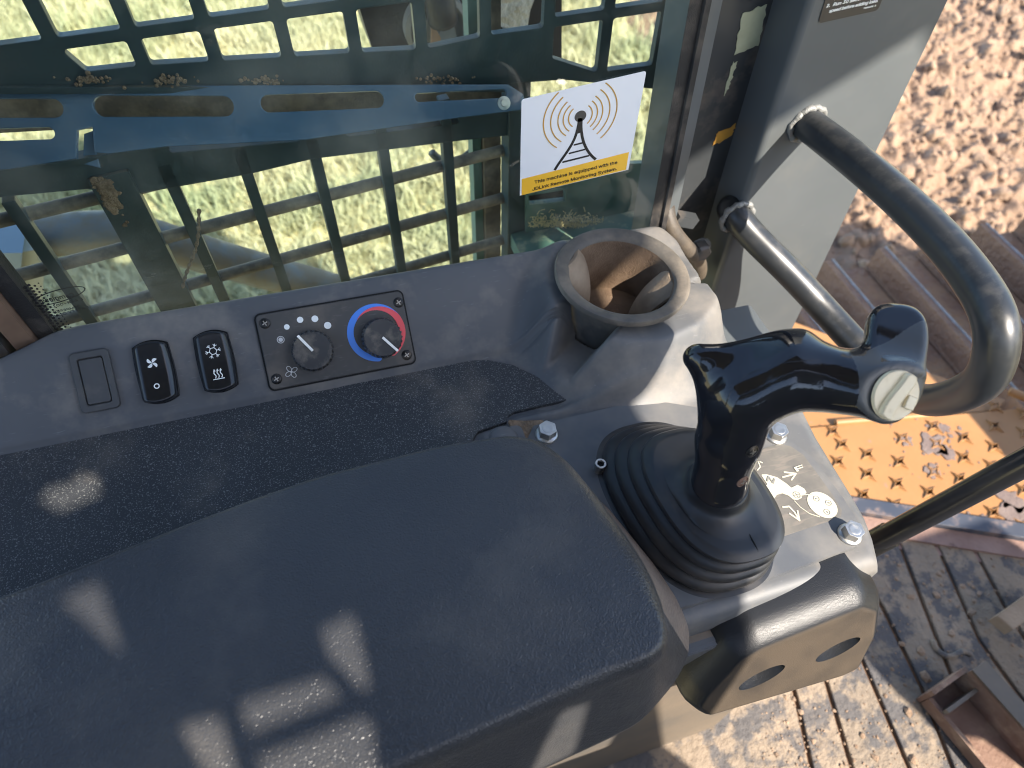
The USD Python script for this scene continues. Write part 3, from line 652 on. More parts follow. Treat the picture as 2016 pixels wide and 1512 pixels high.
bc = A([pan(u, v) for u, v in ((140, 700), (204, 688), (234, 800), (172, 810))]); bmid = bc.mean(0)
bl = Thing('blank_switch_cover', 'dark grey blank rectangular cover in the panel, left of the two rocker switches', 'switch blank', c2w(PO + EX * bmid[0] + EY * bmid[1]))
W2, H2 = .0145, .0245
R0 = lambda w, h, r: affinity.translate(rrect(-w, -h, w, h, r), *bmid)
bl.part('bezel', on_panel(extrude(R0(W2, H2, .004).difference(R0(W2 - .0052, H2 - .0058, .002)), .0032, .0012), -.0006), 'blank_black')
bl.part('cover', on_panel(extrude(R0(W2 - .0057, H2 - .0063, .0016), .0022, .0008), -.0006), 'blank_black')
def rocker(px, label, sym):
    m0 = A([pan(u, v) for u, v in px]).mean(0)
    t = Thing('rocker_switch', label, 'rocker switch', c2w(PO + EX * m0[0] + EY * m0[1]), 'rocker switches')
    w, h = .0138, .0252
    n1, n2 = 26, 60
    # rocker body: bowed outline, saddle shaped top with a bright shoulder on each side
    U, Vv = np.meshgrid(np.linspace(-1, 1, n1), np.linspace(-1, 1, n2), indexing='ij')
    X = U * w * (.84 + .16 * np.cos(Vv * 1.05)); Y = Vv * (h - .0036 * U ** 2)
    Z = .0070 - .0022 * Vv + .0022 * Vv ** 2 - .0036 * np.clip((np.abs(U) - .70) / .30, 0, 1) ** 1.2 - .0020 * np.clip((np.abs(Vv) - .92) / .08, 0, 1) ** 2
    X, Y, Z = [np.pad(q, 1, mode='edge') for q in (X, Y, Z)]
    Z[0, :] = Z[-1, :] = Z[:, 0] = Z[:, -1] = -.001
    i = np.arange(X.size).reshape(X.shape); a, b, c, d = i[:-1, :-1].ravel(), i[1:, :-1].ravel(), i[1:, 1:].ravel(), i[:-1, 1:].ravel()
    Vr = np.c_[X.ravel() + m0[0], Y.ravel() + m0[1], Z.ravel()]
    t.part('rocker', on_panel((Vr, np.vstack([np.c_[a, b, c], np.c_[a, c, d]]))), 'switch_black', smooth=50)
    yv = np.linspace(-1, 1, 30); xs = w * (.84 + .16 * np.cos(yv * 1.05)); xv = np.linspace(-1, 1, 20)
    ol = Polygon([(x_, y_ * (h - .0036)) for x_, y_ in zip(xs, yv)] + [(-x_ * xs[-1], h - .0036 * x_ * x_) for x_ in xv] + [(-x_, y_ * (h - .0036)) for x_, y_ in zip(xs[::-1], yv[::-1])] + [(x_ * xs[0], -h + .0036 * x_ * x_) for x_ in xv]).buffer(0)
    fr = affinity.translate(ol.buffer(.0012).difference(ol.buffer(.0002)), *m0)
    t.part('bezel', on_panel(extrude(fr, .0018, .0008), -.0008), 'switch_black')
    for poly, dx, dy, nm in sym:
        vv = dy / h; z = .0070 - .0022 * vv + .0022 * vv ** 2
        pl = extrude(poly, .0004); vtx, f = vf(pl)
        yy = (vtx[:, 1] + dy) / h; zz = .0070 - .0022 * yy + .0022 * yy ** 2
        t.part(nm, on_panel((np.c_[vtx[:, 0] + m0[0] + dx, vtx[:, 1] + m0[1] + dy, zz + vtx[:, 2] - .0001], f)), 'white_print')
    return t
ring = circle(0, 0, .0022).difference(circle(0, 0, .0014))
rocker(((258, 684), (324, 668), (354, 782), (292, 795)), 'black rocker switch with white fan symbol and small ring', [(sym_fan_solid(.0047), 0.0, .0075, 'fan_symbol'), (ring, .0, -.0115, 'ring_symbol')])
rocker(((380, 664), (448, 647), (468, 760), (405, 774)), 'black rocker switch with white snowflake and heat symbols', [(sym_snow(.0060), .0003, .0085, 'snowflake_symbol'), (sym_heat(.0043), .0006, -.0105, 'heat_symbol')])

# ------------------------------------------------------------------ climate control plate
px0, px1 = pan(500, 621), pan(815, 713)
pc = (A([pan(500, 621), pan(791, 577), pan(536, 765), pan(815, 713)])).mean(0)
cl = Thing('climate_control_plate', 'black climate control plate with two ribbed knobs and four screws', 'control panel', c2w(PO + EX * pc[0] + EY * pc[1]))
cx0, cx1, cy0, cy1 = pc[0] - .0625, pc[0] + .0625, pc[1] - .0322, pc[1] + .0322
cl.part('plate', on_panel(extrude(rrect(cx0, cy0, cx1, cy1, .0045), .0034, .0009), -.001), 'panel_black')
cl.part('gasket', on_panel(extrude(rrect(cx0 - .0014, cy0 - .0014, cx1 + .0014, cy1 + .0014, .0055), .0012), -.0008), 'hole_black')
PT = .0024
def phillips(t, at, r, lift, nm='screw', place=on_panel, m='screw_black'):
    h = lathe([(r, 0), (r * .98, .0006), (r * .8, .0013), (r * .45, .0017), (0, .0018)], (at[0], at[1], lift), (0, 0, 1), 28)
    p = t.part(nm, place(h), m, smooth=50)
    cr = unary_union([stroke([(-r * .5, 0), (r * .5, 0)], r * .2, 'flat'), stroke([(0, -r * .5), (0, r * .5)], r * .2, 'flat')])
    t.part('cross_recess', place(frame_map(extrude(affinity.rotate(cr, 25, origin=(0, 0)), .0003), (at[0], at[1], lift + .00165), (1, 0, 0), (0, 1, 0), (0, 0, 1))), 'screw_steel', parent=p)
for u, v in ((522, 637), (784, 596), (545, 746), (800, 699)): phillips(cl, pan(u, v), .0046, PT - .0003)
def knob(at, ang, ringed):
    n = 26 * 8; a = np.linspace(0, 2 * np.pi, n, endpoint=False); f = .5 + .5 * np.cos(26 * a)
    prof = [(.0177, 0, 0), (.0177, .004, 1), (.0174, .0105, 1), (.0168, .0125, .8), (.0158, .0132, .1), (.0130, .0132, 0), (.0122, .0129, 0)]
    rings = [np.c_[at[0] + (r - .0017 * w * f ** 1.5) * np.cos(a), at[1] + (r - .0017 * w * f ** 1.5) * np.sin(a), np.full(n, PT + h)] for r, h, w in prof]
    k = cl.part('knob', on_panel(rings_mesh(rings)), 'knob_black', smooth=35)
    d = A([math.cos(ang), math.sin(ang)]); o = A(at) + d * (.0085)
    cl.part('pointer', on_panel(frame_map(extrude(rrect(-.0088, -.0011, .0088, .0011, .0004), .0012, .0003), (*o, PT + .0127), (d[0], d[1], 0), (-d[1], d[0], 0), (0, 0, 1))), 'white_pointer', parent=k)
k1, k2 = pan(616, 691), pan(751, 666)
def dirang(c, u, v): q = pan(u, v) - c; return math.atan2(q[1], q[0])
knob(k1, dirang(pan(612, 688), 580, 656), False)
knob(k2, dirang(pan(757, 666), 783, 689), True)
for (u, v), r in zip(((565, 644), (591, 630), (620, 628), (645, 641)), (.0023, .0026, .0028, .0030)):
    cl.part('speed_dot', on_panel(extrude(circle(*pan(u, v), r), .0003), PT), 'white_print')
q = pan(553, 669)
cl.part('off_mark', on_panel(extrude(circle(*q, .0018).union(circle(*q, .0031).difference(circle(*q, .0025))), .0003), PT), 'grey_print')
fanq = pan(574, 732); petals = []
for k in range(4):
    a = math.pi / 2 * k + .45; e = affinity.rotate(affinity.scale(circle(0, 0, .0027), 1.0, .72), math.degrees(a), origin=(0, 0))
    e = affinity.translate(e, .0031 * math.cos(a), .0031 * math.sin(a)); petals.append(e.difference(e.buffer(-.0005)))
cl.part('fan_symbol', on_panel(extrude(affinity.translate(unary_union(petals + [circle(0, 0, .0009)]), *fanq), .0003), PT), 'grey_print')
# blue and red temperature bands, crossing over from blue (cold) to red
kc = pan(741, 655)
def band(a0, a1, ri, ro):
    t = np.linspace(math.radians(a0), math.radians(a1), 60)
    I, O = ri(np.degrees(t)), ro(np.degrees(t))
    return Polygon(list(zip(kc[0] + O * np.cos(t), kc[1] + O * np.sin(t))) + list(zip(kc[0] + I[::-1] * np.cos(t[::-1]), kc[1] + I[::-1] * np.sin(t[::-1]))))
A_END, RO, RI = -63, .0253, .0197
sp = lambda d: np.clip((d - 30) / 110.0, 0, 1)                     # 0 at the right, 1 at the left
blue = band(20, 263, lambda d: RI + (RO - RI) * (1 - sp(d)) * .999, lambda d: np.full_like(d, RO))
red = band(-62, 150, lambda d: np.full_like(d, RI), lambda d: RI + (RO - RI) * np.maximum(1 - sp(d), .001) - .00005)
tip = lambda deg: circle(kc[0] + (RI + RO) / 2 * math.cos(math.radians(deg)), kc[1] + (RI + RO) / 2 * math.sin(math.radians(deg)), (RO - RI) / 2)
cl.part('cold_band', on_panel(extrude(blue.buffer(0).union(tip(263)), .0003), PT), 'blue_print')
cl.part('hot_band', on_panel(extrude(red.buffer(0).union(tip(-62)), .0004), PT), 'red_print')

# ------------------------------------------------------------------ cup holder
cup = Thing('cup_holder', 'dusty round black rubber cup holder insert with inner flaps', 'cup holder', c2w([*CUP, -.5]))
prof = [(.044, -.068), (.0475, -.062), (.0500, -.012), (.0505, -.0085), (.0595, -.0078), (.0620, -.0056), (.0624, -.0026), (.0612, -.0004), (.0590, .0003), (.0535, -.0008), (.0500, -.0026), (.0484, -.0056)]
cup.part('rim', on_con(lathe(prof, (CUP[0], CUP[1], CUPZ), (0, 0, 1), 96)), 'cup_rubber', smooth=40)
cup.part('inner_wall', on_con(lathe([(.0484, -.0056), (.0472, -.013), (.0440, -.066)], (CUP[0], CUP[1], CUPZ), (0, 0, 1), 72)), 'cup_soil', smooth=True)
cup.part('floor', on_con(lathe([(.0445, -.064), (.03, -.0635), (.012, -.063), (0, -.0625)], (CUP[0], CUP[1], CUPZ), (0, 0, 1), 48)), 'cup_soil', smooth=True)
def flap(ang, half, dip, reach, z0):
    U, T = np.meshgrid(np.linspace(-1, 1, 18), np.linspace(0, 1, 20), indexing='ij')
    taper = np.sqrt(np.clip(1 - (np.maximum(T - .45, 0) / .57) ** 2, 0.0, 1))
    s_ = U * half * (.25 + .75 * taper) * (1 - .12 * T)
    rad = .0458 - reach * np.sin(T * 1.35) + .006 * U ** 2; z = z0 - dip * T ** 1.1
    er, et = A([math.cos(ang), math.sin(ang)]), A([-math.sin(ang), math.cos(ang)])
    X = CUP[0] + rad * er[0] + s_ * et[0]; Y = CUP[1] + rad * er[1] + s_ * et[1]
    P = np.stack([X, Y, z + CUPZ], -1).reshape(-1, 3); i = np.arange(len(P)).reshape(X.shape)
    a, b, c, d = i[:-1, :-1].ravel(), i[1:, :-1].ravel(), i[1:, 1:].ravel(), i[:-1, 1:].ravel(); f = np.vstack([np.c_[a, b, c], np.c_[a, c, d]])
    k = len(P); P2 = P + A([er[0] * .0028, er[1] * .0028, -.0006])
    edge = trimesh.Trimesh(P, f, process=False); eb = edge.edges[trimesh.grouping.group_rows(edge.edges_sorted, require_count=1)]
    side = np.vstack([np.c_[eb[:, 0], eb[:, 1] , eb[:, 1] + k], np.c_[eb[:, 0], eb[:, 1] + k, eb[:, 0] + k]])
    return (np.vstack([P, P2]), np.vstack([f, f[:, ::-1] + k, side]))
cup.part('flap', on_con(flap(math.radians(138), .021, .046, .022, -.003)), 'fin_rubber', smooth=50)
cup.part('flap', on_con(flap(math.radians(-12), .017, .052, .030, -.008)), 'fin_rubber', smooth=50)
cup.part('flap', on_con(flap(math.radians(265), .014, .050, .012, -.020)), 'cup_rubber', smooth=50)

# ------------------------------------------------------------------ lever plate, bolts, decals
lvp = Thing('lever_mounting_plate', 'charcoal mounting plate around the lever boot, held by hex bolts', 'mounting plate', c2w([.28, .2, -.5]))
pl_px = [(1050, 838), (1160, 812), (1270, 785), (1390, 805), (1530, 845), (1600, 900), (1660, 980), (1698, 1040), (1700, 1058), (1690, 1075), (1530, 1133), (1361, 1192)]
plate = Polygon([con_z(u, v, -.499)[:2] for u, v in pl_px] + [(.17, .134), (.13, .2), (.14, .29)]).buffer(.0)
LZ = -.4985
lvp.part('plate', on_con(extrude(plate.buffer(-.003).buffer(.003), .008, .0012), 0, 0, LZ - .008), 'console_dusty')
def decal(poly, mt, lift=.0004, nm='decal', par=None): return lvp.part(nm, on_con(extrude(poly, .0003), 0, 0, LZ + lift - .0002), mt, parent=par)
cz_ = lambda u, v: tuple(con_z(u, v, LZ)[:2])
zz = lambda x, y: cz_(1480 + x * .1488, 860 + y * .1488)           # measured on the enlarged decal
dec = decal(Polygon([zz(*p) for p in ((170, 150), (380, 95), (520, 130), (680, 240), (860, 480), (1060, 760), (1190, 970), (1180, 1050), (1040, 1110), (440, 1310), (180, 1310), (-150, 900), (-150, 300))]).buffer(-.002).buffer(.002), 'decal_grey', .0002)
def cream(pts, r=0., mt='decal_cream', lift=.0006, nm='mark'):
    p = Polygon([zz(*q) for q in pts])
    if r: p = p.buffer(-r).buffer(2 * r).buffer(-r)
    return decal(p, mt, lift, nm, dec)
cream([(120, 505), (190, 500), (330, 540), (450, 620), (520, 680), (600, 640), (690, 690), (720, 740), (690, 775), (650, 780), (660, 810), (600, 840), (540, 830), (480, 780), (400, 750), (330, 770), (270, 850), (150, 700), (200, 630)], .0006, nm='lever_pictogram')
ell = [zz(930 + 225 * math.cos(t) * math.cos(.62) - 140 * math.sin(t) * math.sin(.62), 905 + 225 * math.cos(t) * math.sin(.62) + 140 * math.sin(t) * math.cos(.62)) for t in np.linspace(0, 6.28, 40)]
decal(Polygon(ell).buffer(0), 'decal_cream', .0006, 'button_pictogram', dec)
for ox, oy in ((850, 825), (1010, 880), (990, 1000)):
    o = zz(ox, oy); decal(circle(*o, .0026).difference(circle(*o, .0022)), 'decal_ink', .0009, 'button_outline', dec)
    decal(affinity.rotate(Polygon([(o[0] - .0012, o[1] - .0006), (o[0] + .0012, o[1] - .0002), (o[0] + .0003, o[1] + .0012)]), ox, origin=o), 'decal_ink', .0009, 'button_mark', dec)
o = zz(590, 775); decal(unary_union([circle(*o, .0031).difference(circle(*o, .0027)), stroke([(o[0] - .002, o[1]), (o[0] + .002, o[1])], .0004), stroke([(o[0], o[1] - .002), (o[0], o[1] + .002)], .0004)]), 'decal_ink', .0009, 'wheel_mark', dec)
sk = lambda pts, w: stroke([zz(*p) for p in pts], w, 'flat')
decal(unary_union([sk([(420, 470), (580, 490), (520, 580)], .0013), sk([(580, 490), (400, 540)], .0013)]), 'decal_cream', .0006, 'forward_arrow', dec)
decal(unary_union([sk([(400, 935), (490, 925), (560, 1000), (625, 1100)], .0014), sk([(600, 975), (628, 1110), (490, 1015)], .0014)]), 'decal_cream', .0006, 'reverse_arrow', dec)
decal(unary_union([sk([(680, 770), (800, 765)], .0006), sk([(560, 850), (640, 935), (760, 1020), (900, 1065)], .0006)]), 'decal_cream', .0006, 'leader_line', dec)
decal(unary_union([sk([(70, 450), (110, 400), (80, 330)], .001), sk([(100, 330), (140, 350)], .001), sk([(95, 600), (150, 620), (190, 680)], .001)]), 'decal_cream', .0006, 'side_arrow', dec)
def dtext(s, p, q, h, mt, lift):
    o, e = A(zz(*p)), A(zz(*q)); d = nz(e - o); k = A([-d[1], d[0]])
    lvp.part('letter', on_con(frame_map(text(s, np.linalg.norm(e - o), (0, 0, 0), (1, 0, 0), (0, 1, 0), (0, 0, 1), bold=True, height=h), (*o, LZ + lift), (*d, 0), (*k, 0), (0, 0, 1))), mt, parent=dec)
dtext('F', (588, 466), (700, 428), .0042, 'decal_cream', .0006)
dtext('N', (190, 590), (290, 628), .0050, 'decal_ink', .0009)
def hexbolt(u, v, z):
    c = A(cz_(u, v)); t = Thing('hex_bolt', {0: 'zinc hex bolt beside the tray, left of the lever boot', 1: 'zinc hex bolt at the right corner of the lever plate', 2: 'zinc hex bolt half hidden behind the lever grip shaft'}[hexbolt.k], 'bolt', c2w([*c, z]), 'hex bolts of the lever plate'); hexbolt.k += 1
    t.part('flange', on_con(lathe([(.0096, 0), (.0096, .0012), (.0088, .0022), (.0066, .0030), (0, .0032)], (*c, z), (0, 0, 1), 36)), 'zinc', smooth=40)
    hx = Polygon([(c[0] + .0079 * math.cos(math.pi / 3 * k + .35), c[1] + .0079 * math.sin(math.pi / 3 * k + .35)) for k in range(6)])
    m = extrude(hx, .0078) ^ m3.Manifold.extrude(cross_section(circle(*c, .0076, 12)), .0078).__add__(m3.Manifold.extrude(cross_section(hx), .0064))
    t.part('head', on_con(m, 0, 0, z + .0024), 'zinc')
    t.part('head_dimple', on_con(lathe([(.0050, 0), (.0046, .0003), (.0030, .0002), (0, .0001)], (*c, z + .0102), (0, 0, 1), 24)), 'zinc', smooth=True)
hexbolt.k = 0
for u, v in ((1076, 856), (1672, 1053), (1527, 858)): hexbolt(u, v, LZ)
def socket(u, v, z, lab):
    c = A(con_z(u, v, z)[:2]); t = Thing('socket_screw', lab, 'screw', c2w([*c, LZ]), 'socket screws of the lever boot')
    hx = Polygon([(c[0] + .0030 * math.cos(math.pi / 3 * k), c[1] + .0030 * math.sin(math.pi / 3 * k)) for k in range(6)])
    t.part('head', on_con(extrude(circle(*c, .0047, 10).difference(hx), z - LZ, .0006), 0, 0, LZ), 'zinc')
    t.part('socket', on_con(extrude(hx, .001), 0, 0, z - .004), 'hole_black')
socket(1183, 912, LZ + .010, 'silver socket head screw left of the lever boot')
socket(1526, 1068, LZ + .008, 'silver socket head screw at the right foot of the lever boot')

# ------------------------------------------------------------------ lever: boot and grip
SH = con_z(1416, 950, -.438)[:2]
lev = Thing('control_lever', 'glossy black drive lever grip on a pleated rubber boot', 'control lever', c2w([.25, .2, LZ]))
NB = 120; ta = np.linspace(0, 2 * np.pi, NB, endpoint=False)
def sell(cx, cy, rx, ry, n, sh=0.): 
    c, s = np.cos(ta), np.sin(ta); x = np.sign(c) * np.abs(c) ** (2 / n) * rx; y = np.sign(s) * np.abs(s) ** (2 / n) * ry
    return np.c_[cx + x - sh * y, cy + y]
OB, OT = sell(.2485, .2085, .0535, .0765, 2.5, .10), sell(.2545, .1935, .0395, .0555, 2.6, .10)
rings = []
for t in np.linspace(0, 1, 90):
    q = OB * (1 - t) + OT * t; k = abs(math.sin(math.pi * 3.5 * t + .25)) ** .55
    q = q + (q - q.mean(0)) / np.linalg.norm(q - q.mean(0), axis=1)[:, None] * (.0062 * (k - .62))
    rings.append(np.c_[q, np.full(NB, LZ + .001 + t * .0415)])
base = np.c_[OB + (OB - OB.mean(0)) * .06, np.full(NB, LZ)]
top = []
zt = rings[-1][0, 2]
for s_, dz in ((.985, .0018), (.95, .0030), (.9, .0036), (.8, .0040)):
    top.append(np.c_[OT.mean(0) + (OT - OT.mean(0)) * s_, np.full(NB, zt + dz)])
cc = np.c_[np.cos(ta), np.sin(ta)]
q8 = top[-1][:, :2]
for w, r, dz in ((.35, .033, .0046), (.7, .028, .0062), (.92, .0245, .0090), (1, .0228, .0128), (1, .0222, .0170), (1, .0215, .0195), (1, .0195, .0205)):
    top.append(np.c_[(1 - w) * q8 + w * (SH + r * cc), np.full(NB, zt + dz)])
lev.part('boot', on_con(rings_mesh([base] + rings + top)), 'rubber_boot', smooth=60)
seam = spline([c2w([*con_z(u, v, zt + z_)[:2], zt + z_]) for u, v, z_ in ((1450, 990, .0100), (1456, 1015, .0052), (1474, 1050, .0042), (1490, 1080, .003), (1493, 1097, -.001))], 20)
lev.part('boot_seam', tube(seam, .0006, 8), 'hole_black')
g = at_d
PA, PB, PC, PD_, PE, PF = g(1416, 950, .497), g(1436, 860, .474), g(1462, 778, .455), g(1555, 735, .444), g(1640, 748, .437), g(1735, 772, .426)
DC = g(1758, 777, .417)                                               # middle of the button face
dn = RW @ nz([.193, -.20, -.957])                                       # the way the button faces
du = RW @ nz([.32, .95, 0]); du = nz(du - du @ dn * dn); dr = np.cross(du, dn)
if dr @ right < 0: dr = -dr
FC = g(1763, 672, .432); fnrm = RW @ nz([-.22, .26, -.94]); fu = nz(up * .97 + right * .12); fu = nz(fu - fu @ fnrm * fnrm); fr_ = np.cross(fu, fnrm)
def grip(p):
    d = capsule(p, PA, PB, .0195, .0178)
    d = smin(d, capsule(p, PB, PC, .0178, .0192), .018)
    d = smin(d, capsule(p, PC, PD_, .0192, .0195), .020)
    d = smin(d, capsule(p, PD_, PE, .0192, .0160), .018)
    d = smin(d, capsule(p, g(1480, 765, .455), g(1366, 703, .458), .0180, .0035), .010)
    d = smin(d, capsule(p, g(1420, 800, .462), g(1368, 708, .459), .0120, .003), .012)
    d = smin(d, capsule(p, g(1385, 700, .452), g(1575, 676, .448), .0035, .006), .018)
    kn = capsule(p, PE, DC - dn * .002, .0165, .0186)
    kn = smax(kn, (p - DC) @ dn, .003)
    d = smin(d, kn, .014)
    q = p - FC; a, b, c = q @ fr_, q @ fu, q @ fnrm
    k2 = ((np.abs(a) / (.0170 + .05 * np.minimum(b, 0))) ** 2.7 + (np.abs(b) / .0255) ** 3.0) ** (1 / 2.85)
    w2 = np.stack([(k2 - 1) * .0165 + .0045, np.abs(c + 5.0 * (b + .01) * np.abs(b + .01)) - .0035], 1)
    fin = np.linalg.norm(np.maximum(w2, 0), axis=1) + np.minimum(w2.max(1), 0) - .0045
    d = smin(d, fin, .016)
    d = smax(d, (p - DC) @ dn - .0025 - np.maximum((p - DC) @ fu - .012, 0) * 1.5, .003)
    cut = -((p - PA) @ ZC) - .004
    return smax(d, cut, .002)
P_ = A([PA, PB, PC, PD_, PE, PF, DC, FC, g(1350, 690, .46)])
gv, gf = march(grip, P_.min(0) - .030, P_.max(0) + .030, .0016)
gm = trimesh.Trimesh(gv, gf, process=True); trimesh.smoothing.filter_taubin(gm, iterations=24)
cenf = gm.triangles_center; fnv = gm.face_normals
matte = ((fnv @ dn > .62) | (fnv @ fnrm > .80)) & ((cenf - DC) @ dn > -.014) & ((cenf - DC) @ right > -.022)
lev.part('grip', (gm.vertices, gm.faces[~matte]), 'gloss_black', smooth=True)
lev.part('grip_face', (gm.vertices, gm.faces[matte]), 'grip_matte', smooth=True)
def trace(u, v, t=.35):
    r = ray(u, v); r = r / np.linalg.norm(r); t = t * 1.0
    for _ in range(60): t += float(grip((r * t)[None])[0]) * .8
    p = r * t; h = 1e-4; n_ = A([grip((p + e)[None])[0] - grip((p - e)[None])[0] for e in np.eye(3) * h]); return p, nz(n_)
DF = DC + dn * .0022
ef = lambda m, z=0.: frame_map(m, DF + dn * z, dr, du, dn)
bt = lev.part('button', ef(extrude(circle(0, 0, .0152, 20), .0022, .0008), -.0012), 'cream', label='cream round button face at the end of the grip')
bar = stroke(spline([(-.0030, -.0120), (-.0022, -.004), (.0004, .004), (.0022, .0110)], 16), .0082).intersection(circle(0, 0, .0147, 20))
lev.part('raised_bar', ef(extrude(bar, .0034, .0012), .0008), 'cream', parent=bt)
lev.part('side_tab', ef(extrude(rrect(.0062, -.0050, .0130, .0030, .0008), .0022, .0006), .0008), 'cream', parent=bt)
for (u, v), lab in zip(((1481, 889), (1462, 948)), ('raised', 'sunk')):
    p, n_ = trace(u, v); ex = nz(np.cross([0, 0, 1], n_)); ey = np.cross(n_, ex)
    sc = lev.part('grip_screw', frame_map(lathe([(.0046, -.001), (.0046, .0003), (.0040, .0005), (.0036, -.0002), (.0034, .0002), (.002, .0008), (0, .0009)], (0, 0, 0), (0, 0, 1), 28), p, ex, ey, n_), 'screw_black' if lab == 'raised' else 'rust', smooth=40)
    cr = unary_union([stroke([(-.0022, 0), (.0022, 0)], .0008, 'flat'), stroke([(0, -.0022), (0, .0022)], .0008, 'flat')])
    lev.part('cross_recess', frame_map(extrude(cr, .0004), p + n_ * .0007, ex, ey, n_), 'screw_steel', parent=sc)
crease = []
for u, v in ((1428, 800), (1440, 770), (1465, 742), (1510, 722), (1560, 712), (1610, 708), (1655, 706)):
    p, n_ = trace(u, v); crease.append(p - n_ * .0003)
lev.part('mould_line', tube(spline(crease, 40), .0004, 8), 'gloss_black', smooth=True)

# ------------------------------------------------------------------ armrest
arm = Thing('armrest', 'long padded charcoal vinyl armrest with leather grain and worn front edge', 'armrest', c2w([-.1, .16, -.5]))
AB = [(-.46, .245), (-.30, .252), (-.205, .246), (-.14, .256), (-.05, .274), (.06, .277), (.118, .2765), (.145, .273), (.168, .262), (.189, .223), (.205, .170), (.2105, .137), (.209, .115), (.200, .098), (.183, .085), (.165, .076), (.15, .069), (.12, .066), (.0, .056), (-.2, .045), (-.46, .03)]
AT = [(-.46, .222), (-.30, .226), (-.205, .222), (-.14, .236), (-.05, .255), (.06, .258), (.110, .254), (.128, .243), (.1385, .215), (.146, .175), (.153, .135), (.158, .108), (.154, .094), (.14, .090), (.12, .091), (.013, .080), (-.2, .066), (-.46, .05)]
NA = 260
def ang_curve(pts, n):
    P = Polygon(pts); P = P.buffer(.006).buffer(-.012).buffer(.006); L = P.exterior; s = np.linspace(0, L.length, 4000); q = A([L.interpolate(k).coords[0] for k in s])
    from scipy.ndimage import gaussian_filter1d
    return q
def spine_rays(pts, n):
    """outline by rays from a spine, so that inner and outer outlines correspond"""
    L = Polygon(pts).buffer(.004).buffer(-.008).buffer(.004).exterior; out = []
    for k in range(n):
        a = 2 * math.pi * k / n
        # directions from a stretched angle around a segment
        c, s_ = math.cos(a), math.sin(a); px = -.10 + .21 * np.sign(c) * abs(c) ** .35; py = .160 + .0 * s_
        far_ = LineString([(px, py), (px + c * 1.2, py + s_ * 1.2)]).intersection(L)
        p = far_.coords[0] if far_.geom_type == 'Point' else max((g_.coords[0] for g_ in far_.geoms), key=lambda z: (z[0] - px) ** 2 + (z[1] - py) ** 2)
        out.append(p)
    return A(out)
qb, qt = spine_rays(AB, NA), spine_rays(AT, NA)
from scipy.ndimage import gaussian_filter1d
qb, qt = gaussian_filter1d(qb, 1.5, axis=0, mode='wrap'), gaussian_filter1d(qt, 1.2, axis=0, mode='wrap')
rings = [np.c_[qb * .97 + qb.mean(0) * .03, np.full(NA, -.512)], np.c_[qb, np.full(NA, -.507)]]
ang = np.linspace(0, 1, 14)
for t in ang:      # drafted side, then a tight shoulder
    if t < .45: k = t / .45; w = k * .66; z = -.500 + .0655 * k
    else: k = (t - .45) / .55 * math.pi / 2; w = .66 + .34 * (1 - math.cos(k)); z = -.4345 + .0185 * math.sin(k)
    rings.append(np.c_[qb * (1 - w) + qt * w, np.full(NA, z)])
spn = np.c_[np.clip(qt[:, 0], -.36, .07), np.full(NA, .160) + np.clip((qt[:, 0] + .1), -.3, .2) * .04]
for t in (.08, .18, .32, .5, .7, .88):
    rings.append(np.c_[qt * (1 - t) + spn * t, np.full(NA, -.416 + .004 * math.sin(t * math.pi / 2))])
am = rings_mesh(rings); av, af = am
cenA = av[af].mean(1)
up_ = np.arange(len(af))
zr = A([r_[0, 2] for r_ in rings]); colm = (qb[:, 0] > .150) & (qb[:, 1] > .098) & (qb[:, 1] < .262)
ri, ci = np.minimum(af // NA, len(rings) - 1), af % NA
worn = (zr[ri] < -.4262).all(1) & colm[ci].all(1)
arm.part('pad', (av @ TC, af[~worn]), 'vinyl', smooth=50)
arm.part('front_edge', (av @ TC, af[worn]), 'vinyl_worn', smooth=50, label='brown worn front edge of the armrest')
fs = qb[:, 1] * .5 + qt[:, 1] * .5; fi = np.where((fs > .215) & (qb[:, 0] < .150) & (qb[:, 0] > -.42))[0]
lp_ = np.c_[(qb * .45 + qt * .55)[fi], np.full(len(fi), -.4445)]; lp_ = lp_[np.argsort(lp_[:, 0])]
arm.part('moulded_lip', c2w_mesh(tube(gaussian_filter1d(lp_, 2, axis=0), .0026, 10)), 'vinyl', smooth=True)
arm.part('base_tray', on_con(extrude(Polygon(qb).buffer(-.006), .010), 0, 0, -.5145), 'knob_black')

# ------------------------------------------------------------------ knee pad and pedestal below
kn = Thing('knee_pad', 'black padded knee bumper with two oval recesses and a dusty face', 'knee pad', c2w([.28, .1, -.57]))
ky = nz(A([0, .29, 1.0])); kz = nz(A([0, -1.0, .29])); kx = A([1., 0, 0]); KO = A([0, .0895, -.53])
def kpt(u, v):
    r = TC @ ray(u, v); q = r * ((KO @ kz) / (r @ kz)) - KO; return A([q @ kx, q @ ky])
ko = [kpt(u, v) for u, v in ((1500, 1278), (1700, 1196), (1728, 1205), (1722, 1255), (1690, 1318), (1660, 1332), (1400, 1410), (1380, 1395), (1395, 1372), (1462, 1300))]
KP = Polygon(ko).buffer(-.004).buffer(.008).buffer(-.004)
kc_ = closed_curve(list(KP.exterior.coords), 160, .006)
rk = []
back = inset(kc_, -.006)
for dz, ins in ((-.045, -.0110), (-.03, -.0112), (-.018, -.0106), (-.012, -.0092), (-.007, -.0066), (-.003, -.0032), (-.0010, -.0006), (-.0002, .0016), (0, .004)): rk.append(np.c_[inset(kc_, ins), np.full(160, dz)])
kv, kf = rings_mesh(rk); j = np.arange(160)
kv = np.vstack([kv, rk[0].mean(0)]); kf = np.vstack([kf, np.c_[(j + 1) % 160, j, np.full(160, len(kv) - 1)]])
mm = trimesh.Trimesh(kv, kf, process=False)
